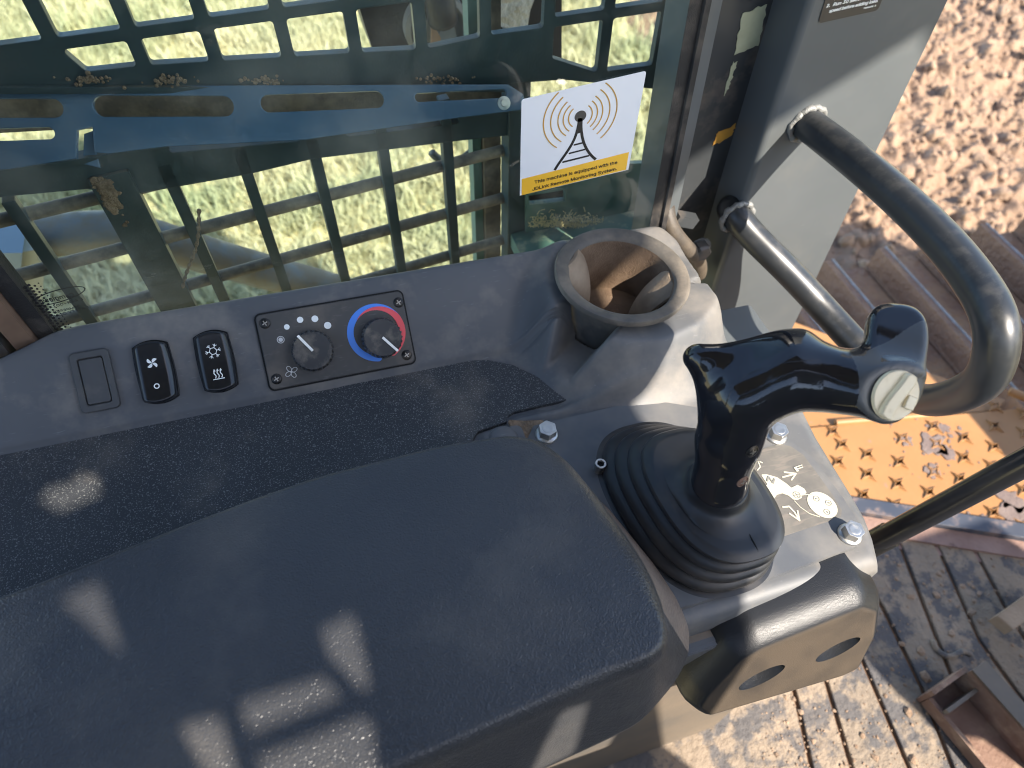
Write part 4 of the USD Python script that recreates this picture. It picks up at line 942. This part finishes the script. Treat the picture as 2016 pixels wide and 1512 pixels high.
man = m3.Manifold(m3.Mesh(np.asarray(mm.vertices, np.float32), np.asarray(mm.faces, np.uint32)))
for u, v in ((1500, 1334), (1650, 1279)):
    c = kpt(u, v); sp_ = m3.Manifold.sphere(1.0, 48).scale((.0205, .0100, .024)).rotate((0, 0, 14)).translate((float(c[0]), float(c[1]), .0005))
    man = man - sp_
mk = man.to_mesh(); kv, kf = np.array(mk.vert_properties[:, :3]), np.array(mk.tri_verts)
kt = trimesh.Trimesh(kv, kf, process=False)
facing = kt.triangles[:, :, 2].min(1) > -.001
kmap = lambda v: KO + v[:, :1] * kx + v[:, 1:2] * ky + v[:, 2:3] * A([0, -1.0, 0])
kt2 = lambda m_: (c2w(kmap(kv)), kf[m_])
flipk = np.dot(np.cross(kx, ky), kz) < 0
if flipk: kf = kf[:, ::-1]
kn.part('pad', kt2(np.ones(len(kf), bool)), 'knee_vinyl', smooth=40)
pe = Thing('console_pedestal', 'dusty brown grey pedestal panel under the console', 'pedestal', c2w([.15, .1, -.9]))
pp = Polygon([(-.40, -1.04), (.405, -1.04), (.372, -.62), (.372, -.53), (-.40, -.53)])
pe.part('side_panel', frame_map(extrude(pp, .03, .006), c2w([0, .136, 0]), XC, ZC, -YC), 'pedestal')
pe.part('front_panel', frame_map(extrude(Polygon([(.125, -1.04), (.44, -1.04), (.40, -.55), (.125, -.55)]), .02), c2w([.37, 0, 0]), YC, ZC, -XC), 'pedestal')
pe.part('skirt', frame_map(extrude(Polygon([(-.40, -.60), (.36, -.60), (.36, -.53), (-.40, -.53)]), .012, .004), c2w([0, .1165, 0]), XC, ZC, -YC), 'console_plastic')
# ------------------------------------------------------------------ pillar, handle, window
NYv = A([0, -1., 0])
def yplate(poly, y, t, cham=0.0):      # outline in (x, z), front face at y, thickness t away from the cab
    return frame_map(extrude(poly, t, cham), (0, y + t, 0), (1, 0, 0), (0, 0, 1), (0, -1, 0))
xz = lambda u, v, y: tuple(at_y(u, v, y)[[0, 2]])
PY = .492
pil = Thing('door_pillar', 'grey painted steel cab pillar between window and door opening', 'cab pillar', (.49, PY, -.6))
x0, x1 = .4225, .566
plate_p = Polygon([(x0 + .004, -1.06), (x1 + .012, -1.06), (x1 - .010, -.05), (x0 - .002, -.05)])
pil.part('face_plate', yplate(plate_p, PY, .006), 'steel_grey')
ret = [(x0 + .004 + .006 * math.cos(a), PY + .006 - .006 * math.sin(a)) for a in np.linspace(math.pi / 2, math.pi, 7)]
rl = Polygon(ret + [(x0 - .002, PY + .05), (x0 + .003, PY + .05), (x0 + .006, PY + .0062)])
pil.part('folded_edge', frame_map(extrude(rl, 1.0), (0, 0, -1.05), (1, 0, 0), (0, 1, 0), (-.006, 0, 1)), 'steel_grey', smooth=50)
pil.part('channel', yplate(Polygon([(.330, -.62), (x0 + .004, -.62), (x0 - .002, -.05), (.312, -.05)]), PY + .046, .006), 'pillar_dark')
fr = [(.3225, PY + .003), (.333, PY - .001), (.351, PY + .010), (.353, PY + .05), (.3225, PY + .05)]
fx_ = lambda pts, z0, z1, lean: frame_map(extrude(Polygon(pts), z1 - z0), (0, 0, z0), (1, 0, 0), (0, 1, 0), (lean, 0, 1))
pil.part('window_jamb', fx_(fr, -.56, -.05, -.036), 'steel_grey')
for px, mt, lab in ((((1462, 28), (1512, 8), (1494, 90), (1446, 108)), 'reflection_green', 'pale green painted reflection high in the channel'), (((1440, 128), (1452, 122), (1436, 172), (1426, 190)), 'reflection_green', None), (((1412, 262), (1449, 245), (1440, 268), (1402, 288)), 'reflection_orange', 'orange painted reflection low in the channel')):
    P = A([xz(u, v, PY + .045) for u, v in px]); c = P.mean(0)
    E_ = []
    for i in range(4):
        for t in np.linspace(0, 1, 9)[:-1]: E_.append(P[i] * (1 - t) + P[(i + 1) % 4] * t + rng.normal(0, .0007, 2))
    pil.part('tape_patch', yplate(Polygon(E_).buffer(0), PY + .0452, .0006), mt, label=lab)  # thin patches standing for reflections in the glossy channel
# welds round the two feet of the grab handle
hp = [(1588, 243, None), (1722, 348, .610), (1850, 468, .555), (1920, 555, .523), (1961, 645, .505), (1955, 715, .520), (1912, 766, .565), (1845, 787, .640), (1775, 766, .715), (1690, 683, .757), (1600, 585, .772), (1530, 512, .762), (1475, 456, .745), (1450, 426, None)]
HPt = [at_y(u, v, PY) if d is None else at_d(u, v, d) for u, v, d in hp]
HPt[-2] = at_y(1466, 446, PY - .010); HPt.append(at_y(1440, 414, PY + .022))
hs = spline(HPt, 150)
hd = Thing('grab_handle', 'black round tube grab handle welded to the grey pillar', 'grab handle', HPt[0])
hd.part('tube', tube(hs, .0149, 36), 'tube_black', smooth=True)
for P0, d0 in ((HPt[0], hs[3] - hs[0]), (HPt[-2], hs[-4] - hs[-1])):
    k = 40; a = np.linspace(0, 2 * np.pi, k, endpoint=False)
    ringp = np.c_[P0[0] + .0172 * np.cos(a), np.full(k, PY - .001), P0[2] + .0172 * np.sin(a)]; ringp += rng.normal(0, .0006, ringp.shape)
    hd.part('weld_bead', tube(np.vstack([ringp, ringp[:2]]), .0030 + .0005 * np.sin(np.arange(k + 2) * 1.3), 10, caps=False), 'weld', smooth=True)
# warning decal at the top of the pillar
lab = Thing('instruction_label', 'black label with white instructions at the top of the grey pillar', 'label', at_y(1670, 10, PY))
lq = [at_y(u, v, PY - .0004) for u, v in ((1612, 46), (1731, 19), (1760, -40), (1628, -60))]
l0 = at_y(1610, 46, PY - .0004); lx = nz(at_y(1724, 22, PY) - at_y(1616, 46, PY)); lz = np.cross(lx, NYv); lz = nz(lz if lz[2] > 0 else -lz); ln = NYv
LW = np.linalg.norm(at_y(1728, 20, PY) - at_y(1610, 46, PY))
lab.part('backing', frame_map(extrude(rrect(0, 0, LW, .075, .0035), .0004), l0, lx, lz, ln), 'decal_black')
lt = lambda s, x, y, w, h: lab.part('text_line', frame_map(text(s, w, (x, y, .0004), (1, 0, 0), (0, 1, 0), (0, 0, 1), bold=True, height=h, slant=.15), l0, lx, lz, ln), 'white_print')
k_ = LW / .060
lt('T284078  S', .043 * k_, .0042, .0125 * k_, .0012)
lt('speed before adding load.', .0075 * k_, .0078, .0485 * k_, .0026)
lt('2.  Run 30 seconds at half', .0030 * k_, .0128, .0555 * k_, .0026)
lt('immediately.', .0090 * k_, .0178, .024 * k_, .0026)
lt('1.  If engine stops, restart', .0030 * k_, .0228, .0555 * k_, .0026)

# rubber stop and bolts at the foot of the pillar
st = Thing('rubber_door_stop', 'grimy rubber stop and bolt at the foot of the dark pillar channel', 'door stop', at_y(1340, 450, PY))
sp1 = spline([at_y(1312, 405, PY + .01), at_y(1318, 440, PY - .002), at_y(1340, 475, PY - .008), at_y(1368, 505, PY - .004), at_y(1376, 540, PY + .01)], 30)
st.part('rubber_strip', tube(sp1, .0085, 18), 'stop_rubber', smooth=True)
st.part('bracket', [box3(at_y(1348, 432, PY + .012), (.030, .012, .012), nz([1, .1, -.5]), nz([.1, 1, 0]), nz([.5, 0, 1]))], 'pillar_dark')
st.part('bolt_head', lathe([(.011, 0), (.011, .009), (.009, .012), (0, .0125)], at_y(1375, 488, PY - .001), NYv, 6), 'pillar_dark')
st.part('washer', lathe([(.014, 0), (.014, .002), (0, .0022)], at_y(1375, 488, PY + .002), NYv, 24), 'steel_grey')
foot = Thing('floor_tab', 'grey steel tab with a worn slot below the cup pod', 'bracket', c2w([.43, .38, -.52]))
foot.part('tab', frame_map(extrude(Polygon([(.345, .30), (.438, .30), (.440, .366), (.424, .402), (.345, .402)]).difference(rrect(.372, .3985, .415, .405, .002)), .005, .001), c2w([0, 0, -.530]), XC, YC, ZC), 'steel_grey')

GY = .479
win = Thing('side_window', 'tempered glass side window in a black seal, with wire mesh guard outside', 'window', (0, GY, -.45))
gl_p = Polygon([(-.234, -.56), (.316, -.56), (.301, -.05), (-.24, -.05)])
win.part('pane', yplate(gl_p, GY, .005), 'window_glass')
band_r = Polygon([(.3065, -.55), (.319, -.55), (.302, -.05), (.2895, -.05)])
win.part('edge_band', yplate(band_r, GY - .0006, .0004), 'seal_black')
win.part('seal', yplate(Polygon([(.3185, -.56), (.3235, -.56), (.306, -.05), (.301, -.05)]), GY - .004, .014), 'seal_black')
win.part('seal', yplate(Polygon([(-.246, -.56), (-.233, -.56), (-.239, -.05), (-.252, -.05)]), GY - .004, .014), 'seal_black')
win.part('rear_jamb', fx_([(-.262, GY - .012), (-.247, GY - .010), (-.247, GY + .03), (-.262, GY + .03)], -.56, -.05, -.01), 'brown_trim')
win.part('rear_pillar', fx_([(-.40, GY - .02), (-.264, GY - .012), (-.264, GY + .06), (-.40, GY + .06)], -1.0, -.05, -.01), 'pillar_dark')
dots = []
for i in range(4):
    for j in range(40):
        r = .0015 - .00032 * i
        x = -.2325 + i * .0034; z = -.53 + j * .0034 + (i % 2) * .0017
        dots.append(circle(x, z, r, 3))
win.part('dot_matrix', yplate(unary_union(dots), GY - .0005, .0004), 'seal_black', kind='stuff')
# maker's mark etched on the outside, so it reads mirrored from the cab
mk0 = at_y(150, 580, GY); 
def mirror_text(s, u0, u1, v0, v1, h):
    a, b = at_y(u0, v0, GY - .0006), at_y(u1, v1, GY - .0006); ex = nz(a - b); ez = np.cross(ex, NYv); ez = ez if ez[2] > 0 else -ez
    win.part('etched_mark', text(s, np.linalg.norm(a - b), b, ex, ez, NYv, depth=.0002, height=h), 'ink_black')
mirror_text('Camglass', 84, 148, 596, 583, .0042)
mirror_text('E 43R-001439', 84, 164, 611, 590, .0024)
mirror_text('TEMPERED', 106, 160, 617, 605, .0024)
mirror_text('SAFETY GLASS', 98, 176, 627, 606, .0024)
c = at_y(114, 583, GY - .0006); e_ = nz(at_y(150, 571, GY) - at_y(76, 594, GY)); ez = np.cross(e_, NYv); ez = ez if ez[2] > 0 else -ez
el = affinity.scale(circle(0, 0, 1, 16), .0215, .0062); win.part('etched_ellipse', frame_map(extrude(el.difference(affinity.scale(circle(0, 0, 1, 16), .0207, .0054)), .0002), c, e_, ez, NYv), 'ink_black')

# sticker on the glass
SY = GY - .0012
sk0, sk1, sk3 = at_y(1023, 384, SY), at_y(1240, 335, SY), at_y(1024, 190, SY)
s_x = nz(sk1 - sk0); s_z = np.cross(s_x, NYv); s_z = s_z if s_z[2] > 0 else -s_z
def S(zx, zy):
    q = at_y(1000 + zx / 4.2, 120 + zy / 4.2, SY) - sk0; return A([q @ s_x, q @ s_z])
stk = Thing('antenna_sticker', 'white and amber sticker with a radio mast picture on the window glass', 'sticker', (sk0 + sk1) / 2)
spart = lambda nm, poly, mt, lift: stk.part(nm, frame_map(extrude(poly, .00025), sk0, s_x, s_z, NYv) if lift == 0 else frame_map(extrude(poly, .0002), sk0 + NYv * lift, s_x, s_z, NYv), mt)
ow = Polygon([S(98, 1112), S(995, 898), S(1145, 80), S(112, 318)]).buffer(-.0022).buffer(.0022, quad_segs=6)
ow = ow.union(Polygon([S(98, 1112), S(995, 898), S(1000, 850), S(105, 1050)]))
spart('backing', ow, 'sticker_white', 0)
spart('amber_strip', Polygon([S(112, 1108), S(975, 897), S(1000, 752), S(114, 975)]), 'sticker_amber', .0002)
hc = S(598, 455)
spart('mast_head', circle(*hc, np.linalg.norm(S(643, 455) - hc) * 1.02), 'sticker_grey', .0003)
for zx, zy in ((500, 490), (456, 500), (412, 505), (352, 520), (292, 535)):
    r = np.linalg.norm(S(zx, zy) - hc); w = .0010
    for c0 in (180, 0):
        t = np.radians(np.linspace(c0 - 52, c0 + 52, 40))
        spart('signal_arc', stroke([hc + r * A([math.cos(k), math.sin(k)]) for k in t], w, 'flat'), 'arc_ochre', .0003)
lg_ = spline([[*S(*p), 0] for p in ((590, 470), (575, 560), (540, 660), (480, 760), (385, 900))], 30)[:, :2]
rg_ = spline([[*S(*p), 0] for p in ((605, 470), (605, 560), (625, 670), (665, 750), (725, 812))], 30)[:, :2]
spart('mast', unary_union([stroke(lg_, .0024, 'flat'), stroke(rg_, .0024, 'flat'), Polygon([S(577, 500), S(608, 500), S(612, 585), S(556, 605)]),
      stroke([S(548, 692), S(612, 676)], .0015), stroke([S(508, 762), S(632, 730)], .0015), stroke([S(455, 834), S(664, 782)], .0017)]), 'ink_black', .0003)
for s, p0, p1, h in (('This machine is equipped with the', (218, 1012), (902, 846), .0031), ('JDLink Remote Monitoring System.', (200, 1070), (898, 898), .0031)):
    a, b = S(*p0), S(*p1); d = nz(b - a); k = A([-d[1], d[0]])
    W3 = lambda q: s_x * q[0] + s_z * q[1]
    stk.part('text_line', text(s, np.linalg.norm(b - a), sk0 + W3(a) + NYv * .0003, W3(d), W3(k), NYv, depth=.0003, bold=True, height=h), 'ink_black')

# ------------------------------------------------------------------ guards outside the window
UY = .600
ug = Thing('upper_guard', 'dark green black laser cut window guard with square openings', 'window guard', (0, UY, -.3))
zb = lambda x: np.interp(x, [-.5, -.108, .003, .059, .116, .118, .175, .236, .238, .5], [-.290, -.304, -.314, -.319, -.3245, -.3245, -.321, -.3215, -.372, -.380])
cells = []
bars_x = [-.39, -.335, -.278, -.221, -.164, -.109, -.055, .0015, .0575, .1145, .1725, .232, .290, .349, .41]
for a, b in zip(bars_x[:-1], bars_x[1:]):
    l, r_ = a + .0052, b - .0052
    hz = (-.279, -.2235, -.168) if b < .24 else (-.318, -.262, -.206)
    for z0, z1 in zip(hz[:-1], hz[1:]): cells.append(Polygon([(l, z0 + .0045), (r_, z0 + .0045), (r_, z1 - .0045), (l, z1 - .0045)]))
    if b > -.155:
        ll = l if a > -.155 else l + .008
        cells.append(Polygon([(ll, zb(ll)), (r_, zb(r_)), (r_, hz[0] - .0045), (ll - (0 if a > -.155 else .010), hz[0] - .0045)]))
cells = unary_union([c.buffer(-.0028).buffer(.0028, quad_segs=3) for c in cells if c.area > 1e-5])
lowedge = [xz(u, v, UY) for u, v in ((-260, 168), (0, 168), (500, 168), (900, 166), (1000, 165))]
sheet_p = Polygon([(-.42, -.15)] + lowedge + [(.25, -.375), (.42, -.42), (.42, -.15)]).difference(cells)
ug.part('guard_sheet', yplate(sheet_p, UY, .008), 'guard_paint')
ug.part('stiffener', frame_map(extrude(Polygon(lowedge + [xz(1000, 178, UY), xz(-260, 182, UY)]), .02), (0, UY - .003, 0), (1, 0, 0), (0, 0, 1), (0, 1, 0)), 'guard_paint')
mudp = []
for k in range(160):
    u = rng.choice([180, 330, 520, 870]) + rng.normal(0, 26); v = 158 + rng.normal(0, 5)
    s = trimesh.creation.icosphere(0, 1.0); mudp.append((np.array(s.vertices) * rng.uniform(.0006, .0022) + at_y(u, v, UY - .003), np.array(s.faces)))
ug.part('mud_crumbs', cat(mudp), 'mud', kind='stuff')
# slotted shelf between the guards
SP, SN = A([0, .597, -.328]), nz([0, -.80, .60])
shp = lambda u, v: at_plane(u, v, SP, SN)
s_up = nz(np.cross([1., 0, 0], SN)); s_up = s_up if s_up[2] > 0 else -s_up
s2 = lambda u, v: A([(shp(u, v) - SP)[0], (shp(u, v) - SP) @ s_up])
lo = Thing('lower_guard', 'dark green window guard of welded bars under a slotted bent shelf', 'window guard', (0, .59, -.5))
shelf = Polygon([s2(*p) for p in ((-260, 172), (0, 170), (500, 168), (1000, 166), (1030, 185), (1035, 215), (900, 232), (690, 262), (600, 275), (330, 288), (215, 302), (150, 312), (0, 336), (-260, 375))])
slots = []
for (a, b, w) in (((-60, 213), (105, 213), 40), ((205, 209), (440, 209), 44), ((530, 204), (740, 196), 36), ((825, 192), (990, 184), 18), ((-80, 268), (95, 262), 26)):
    A_, B_ = s2(*a), s2(*b); hw = abs(s2(a[0], a[1] - w / 2)[1] - s2(a[0], a[1] + w / 2)[1]) / 2
    slots.append(LineString([A_, B_]).buffer(hw, quad_segs=8))
shelf_cut = shelf.difference(unary_union(slots)).difference(Polygon([s2(*p) for p in ((150, 318), (152, 256), (182, 250), (186, 300), (225, 303), (226, 330))]))
lo.part('shelf', frame_map(extrude(shelf_cut, .005), SP - SN * .005, (1, 0, 0), s_up, SN), 'shelf_sky_blue')
tab = Polygon([s2(*p) for p in ((156, 322), (158, 262), (180, 254), (184, 300), (190, 330))])
lo.part('bent_tab', frame_map(extrude(tab, .004), SP - SN * .014, (1, 0, 0), s_up, SN), 'shelf_sky_blue')
lo.part('backing_bar', yplate(Polygon([xz(u, v, .655) for u, v in ((-260, 180), (500, 172), (1030, 160), (1020, 206), (760, 230), (480, 244), (110, 256), (-260, 276))]), .655, .02), 'rod_paint')
lo.part('rivet', lathe([(.006, 0), (.006, .001), (.0035, .0014), (.0032, .003), (0, .003)], shp(992, 203), SN, 24), 'zinc', smooth=40)
KG = math.tan(math.radians(6.3)); ex_g = nz([1, KG, 0]); n_g = nz([KG, -1, 0])
def gp(u, v):
    r = ray(u, v); q = r * (.600 / (r[1] - KG * r[0])); return A([q[0] / ex_g[0], q[2]])
def gplate(poly, t, back=0.0): return frame_map(extrude(poly, t), A([0, .600, 0]) - n_g * (t + back), ex_g, (0, 0, 1), n_g)
top_px_hi = ((-260, 372), (0, 336), (150, 314), (215, 303), (330, 288), (600, 272), (690, 260), (905, 228), (1035, 205))
top_px_lo = ((1040, 262), (880, 280), (745, 297), (615, 313), (490, 343), (325, 372), (250, 385), (172, 372), (20, 386), (-260, 420))
slot2 = [LineString([gp(*a), gp(*b)]).buffer(abs(gp(a[0], a[1] - w / 2)[1] - gp(a[0], a[1] + w / 2)[1]) / 2, quad_segs=6) for a, b, w in (((340, 294), (585, 272), 14), ((688, 262), (898, 238), 13))]
frame_top = Polygon([gp(*p) for p in top_px_hi] + [gp(*p) for p in top_px_lo]).buffer(0).difference(unary_union(slot2))
lo.part('top_rail', gplate(frame_top, .012), 'guard_paint')
gx = lambda u, v: gp(u, v)[0]
for u, v in ((90, 505), (387, 470), (523, 450), (654, 442), (777, 435), (892, 430)):
    xg = gx(u, v); lo.part('upright_bar', gplate(rrect(xg - .0052, -.75, xg + .0052, -.385, .001), .010), 'guard_paint')
for xg in (gx(90, 505) - .082, ): lo.part('upright_bar', gplate(rrect(xg - .0052, -.75, xg + .0052, -.385, .001), .010), 'guard_paint')
xp = gx(285, 480); lo.part('post', gplate(rrect(xp - .0165, -.75, xp + .0165, -.380, .002), .016, -.004), 'guard_paint')
xr = gx(1015, 400); lo.part('post', gplate(rrect(xr - .011, -.75, xr + .012, -.360, .002), .02, -.004), 'guard_paint')
for z in (-.4085, -.4675, -.5315, -.595, -.66):
    a_, b_ = A([0, .6, z]) + ex_g * (-.42) - n_g * .0125, A([0, .6, z]) + ex_g * (xr) - n_g * .0125
    if z > -.41: b_ = A([0, .6, z]) + ex_g * gx(330, 368) - n_g * .0125
    lo.part('rod', tube([a_, b_], .0062, 16), 'rod_paint', smooth=True)
ms = []
for k in range(150):
    t = abs(rng.normal(0, .45)); u = 196 + 40 * t + rng.normal(0, 8); v = 352 + 70 * t
    q = at_plane(u, v, A([0, .6, 0]) + n_g * .0045, n_g); sc_ = rng.uniform(.0008, .0034); i_ = trimesh.creation.icosphere(1)
    ms.append((np.array(i_.vertices) * rng.uniform(.6, 1.3, (42, 1)) * sc_ * A([1, .4, 1]) + q, np.array(i_.faces)))
lo.part('mud_smear', cat(ms), 'mud', smooth=True, kind='stuff')
# post and flange just beyond the guard
op = Thing('outer_post', 'brown dusty upright strip outside, seen through the last guard openings', 'post', (.2, .66, -.5))
xo = at_y(968, 390, .67)[0]
op.part('strip', box3((xo, .675, -.50), (.020, .02, .40)), 'rod_paint')
op.part('strip', box3((xo - .0165, .68, -.50), (.010, .02, .40)), 'outer_teal')
hoop = spline([at_y(850, 300, .72), at_y(872, 316, .72), at_y(895, 318, .72), at_y(922, 304, .72), at_y(938, 286, .72), at_y(942, 262, .72)], 30)
solo('bent_cable', tube(hoop, .0048, 12), 'guard_paint', smooth=True, label='bent dark cable hanging outside near the right post of the guard', cat='cable')
tp = Thing('teal_cab_panel', 'teal green outer cab panel with a small rectangular opening below the sticker', 'cab panel', (.28, .62, -.45))
tpoly = Polygon([xz(u, v, .615) for u, v in ((1036, 330), (1300, 320), (1300, 520), (1036, 520))])
slot3 = Polygon([xz(u, v, .615) for u, v in ((1040, 384), (1112, 372), (1112, 394), (1042, 402))])
tp.part('panel', yplate(tpoly.difference(slot3), .615, .006), 'outer_teal')
tp.part('slot_lip', yplate(slot3.buffer(.003).difference(slot3), .6135, .003), 'outer_teal')
tp.part('ledge', box3(at_y(1140, 452, .60) + A([0, 0, -.012]), (.16, .04, .02)), 'outer_teal')
tp.part('dark_back', yplate(Polygon([xz(u, v, .66) for u, v in ((1000, 330), (1280, 320), (1280, 450), (1000, 450))]), .66, .004), 'machine_black')
chaff = []
for k in range(420):
    u = 1040 + 150 * rng.beta(1.6, 1.8); v = 446 - abs(rng.normal(0, 11)); p = at_y(u, v, .606); d = nz(rng.normal(size=3)); chaff.append(tube([p - d * .0028, p + d * .0028], .0004, 3, caps=False))
solo('chaff', cat(chaff), 'straw', label='pale dry chaff lying on the teal ledge behind the glass', cat='chaff', kind='stuff')
# machine parts beyond the upper guard
mb = Thing('machine_housing', 'black machine housing with a grey pulley behind the upper guard', 'machine part', (.15, .85, -.3))
hpx = [(690, -120), (703, 0), (718, 50), (742, 122), (780, 140), (1000, 140), (1106, 120), (1106, -120)]
mb.part('housing', yplate(Polygon([xz(u, v, .86) for u, v in hpx]), .86, .10), 'machine_black')
pc_ = at_y(862, 58, .845)
mb.part('pulley', lathe([(.040, -.03), (.040, 0), (.034, .002), (.030, -.006), (.022, -.008), (.018, 0), (0, .001)], pc_, NYv, 48), 'pulley_grey', smooth=40)
mb.part('flat_cover', yplate(Polygon([xz(u, v, .835) for u, v in ((868, 50), (884, 38), (892, 44), (908, 105), (870, 112), (862, 80))]), .835, .01), 'cover_grey')
mb.part('strap', yplate(Polygon([xz(u, v, .832) for u, v in ((836, -10), (842, -10), (860, 60), (868, 75), (864, 108), (848, 108), (850, 62))]), .832, .004), 'strap_tan')
mb.part('hose', tube(spline([at_y(862, -40, .84), at_y(866, 0, .83), at_y(872, 40, .83)], 12), .018, 16), 'machine_black', smooth=True)
mb.part('foil_wrap', yplate(Polygon([xz(u, v, .84) for u, v in ((972, -20), (975, 52), (1000, 55), (1020, 72), (1036, 70), (1044, 20), (1060, -20))]), .84, .015), 'reflection_cream')  # pale sheet standing for a reflection in the glass
mb.part('bracket', yplate(Polygon([xz(u, v, .838) for u, v in ((936, 60), (985, 52), (1008, 70), (1015, 95), (938, 100))]), .838, .02), 'pillar_dark')
# bent tube and tank outside at the rear
rt = Thing('rear_handrail', 'dusty grey bent tube outside the window behind the lower guard', 'tube', at_y(250, 470, .80))
rp = spline([at_y(u, v, y) for u, v, y in ((-160, 470, .80), (0, 472, .80), (120, 462, .80), (205, 455, .80), (270, 462, .80), (340, 482, .80), (440, 512, .805), (560, 545, .81), (760, 600, .82))], 80)
rt.part('tube', tube(rp, .0255, 26), 'rail_grey', smooth=True)
rt2 = Thing('tank_corner', 'blue and beige tank corner outside at the far left', 'tank', at_y(40, 560, .72))
rt2.part('side', yplate(Polygon([xz(u, v, .74) for u, v in ((-200, 500), (44, 498), (30, 640), (-200, 660))]), .74, .05), 'tank_blue')
rt2.part('front', yplate(Polygon([xz(u, v, .75) for u, v in ((44, 496), (70, 492), (86, 540), (76, 660), (30, 660))]), .75, .05), 'tank_beige')
tw = spline([at_y(392, 412, .497), at_y(391, 448, .495), at_y(388, 478, .494), at_y(374, 520, .493), at_y(360, 566, .492)], 40)
solo('dry_twig', tube(tw, .0013 + .0005 * np.sin(np.arange(40) * 1.7), 6), 'mud', label='thin dark dry twig stuck between window glass and guard', cat='twig')

# black gas strut at the right
gs = Thing('gas_strut', 'thin black rod at the right above the yellow step plate', 'rod', at_d(1880, 985, .60))
gs.part('rod', tube([at_d(1715, 1072, .69), at_d(2090, 872, .54)], .0108, 24), 'rod_black', smooth=True)
gs.part('end_ferrule', tube([at_d(1700, 1080, .697), at_d(1752, 1052, .675)], .0122, 24), 'chrome_rod', smooth=True)
pq_ = at_d(1781, 1044, .655)
gs.part('paint_chip', [(np.array(trimesh.creation.icosphere(1).vertices) * rng.uniform(.5, 1.3, (42, 1)) * .0050 + pq_, np.array(trimesh.creation.icosphere(1).faces))], 'straw')

# ------------------------------------------------------------------ unseen cab roof, right wall cut to shape the sunlight, shading hood
RY = -.60
def onwall(P): P = np.asarray(P, float); q = P + SUN / SUN[1] * (RY - P[1]); return (q[0], q[2])
def wall_hole(px, z): return Polygon([onwall(c2w([*con_z(u, v, z)[:2], z])) for u, v in px])
cabs = Thing('cab_shell', 'unseen grey cab roof and right side wall, its holes cut to shape the sun patches', 'cab', (0, RY, -.2))
def lit(px, z=None, y=None): return [onwall(at_y(u, v, y) if y else c2w([*con_z(u, v, z)[:2], z])) for u, v in px]
left = [onwall(at_z(1480, 1520, -1.05))] + lit([(1400, 1420)], -.6) + lit([(1240, 790), (1240, 735)], -.5) + lit([(1268, 420)], y=.48)
topb = lit([(1500, 250), (1790, 70), (1830, 45)], y=PY)
rightb = [(1.28, .55), (1.10, .10)] + [onwall(at_z(u, v, -1.05)) for u, v in ((1690, 1285), (1745, 1345), (1830, 1425), (1900, 1432), (2016, 1512))]
left[0] = (left[0][0] - .05, left[0][1])
wo = Polygon(left + topb + rightb).buffer(0)
0 and print('wo', [tuple(np.round(p,2)) for p in wo.exterior.coords] if wo.geom_type=='Polygon' else wo)
ap = wall_hole([(345, 1395), (440, 1371), (458, 1353), (649, 1294), (622, 1211), (684, 1178), (708, 1276), (722, 1353), (738, 1530), (425, 1530)], -.416)
barsA = [stroke(lit([(446, 1362), (494, 1512)], -.416), .011), stroke(lit([(494, 1440), (716, 1352)], -.416), .012), stroke(lit([(640, 1290), (715, 1372)], -.416), .009)]
ap = ap.difference(unary_union(barsA))
tri = wall_hole([(113, 1157), (196, 1121), (246, 1270)], -.416)
trp = wall_hole([(77, 973), (119, 996), (199, 961), (190, 925), (155, 916), (143, 937), (101, 943)], -.503)
sd_n, sd_p = A([0, -.085, .027]), A([0, .081, -.458])
def on_side(u, v): r = TC @ ray(u, v); return onwall(c2w(r * ((sd_p @ sd_n) / (r @ sd_n))))
sidep = Polygon([on_side(u, v) for u, v in ((1035, 1512), (1060, 1450), (1095, 1371), (1149, 1360), (1140, 1420), (1128, 1470))])
sheen_openings = sbox(-.9, .05, .02, .46).union(sbox(.0, -.16, .50, .03))  # openings added so the armrest shoulder picks up a bright sheen
wall = sbox(-1.0, -1.05, 1.30, .90).union(sbox(-1.0, .8, .90, 1.06)).difference(unary_union([wo, ap, tri, trp, sidep, sheen_openings, sbox(1.12, -.18, 1.4, .60)]))  # unseen wall, holes traced back along the sun from the lit patches
cabs.part('right_wall', frame_map(extrude(wall, .004), (0, RY - .004, 0), (1, 0, 0), (0, 0, 1), (0, -1, 0)), 'cab_inside')
cabs.part('roof', box3((-.20, .0, .92), (1.5, .96, .03)), 'cab_inside')
hd_ = Thing('engine_hood', 'unseen yellow engine hood in front of the cab, shaped to shade the track', 'engine hood', (2.0, -.3, -1.2))
hood = Polygon([(-.38, -1.5), (.30, -1.5), (.30, -.50), (.22, -.42), (-.30, -.42), (-.38, -.50)])  # out of view, sized so its shadow falls on track and dirt
hd_.part('hood', frame_map(extrude(hood, 1.6), (1.35, 0, 0), (0, 1, 0), (0, 0, 1), (1, 0, 0)), 'hood_paint')
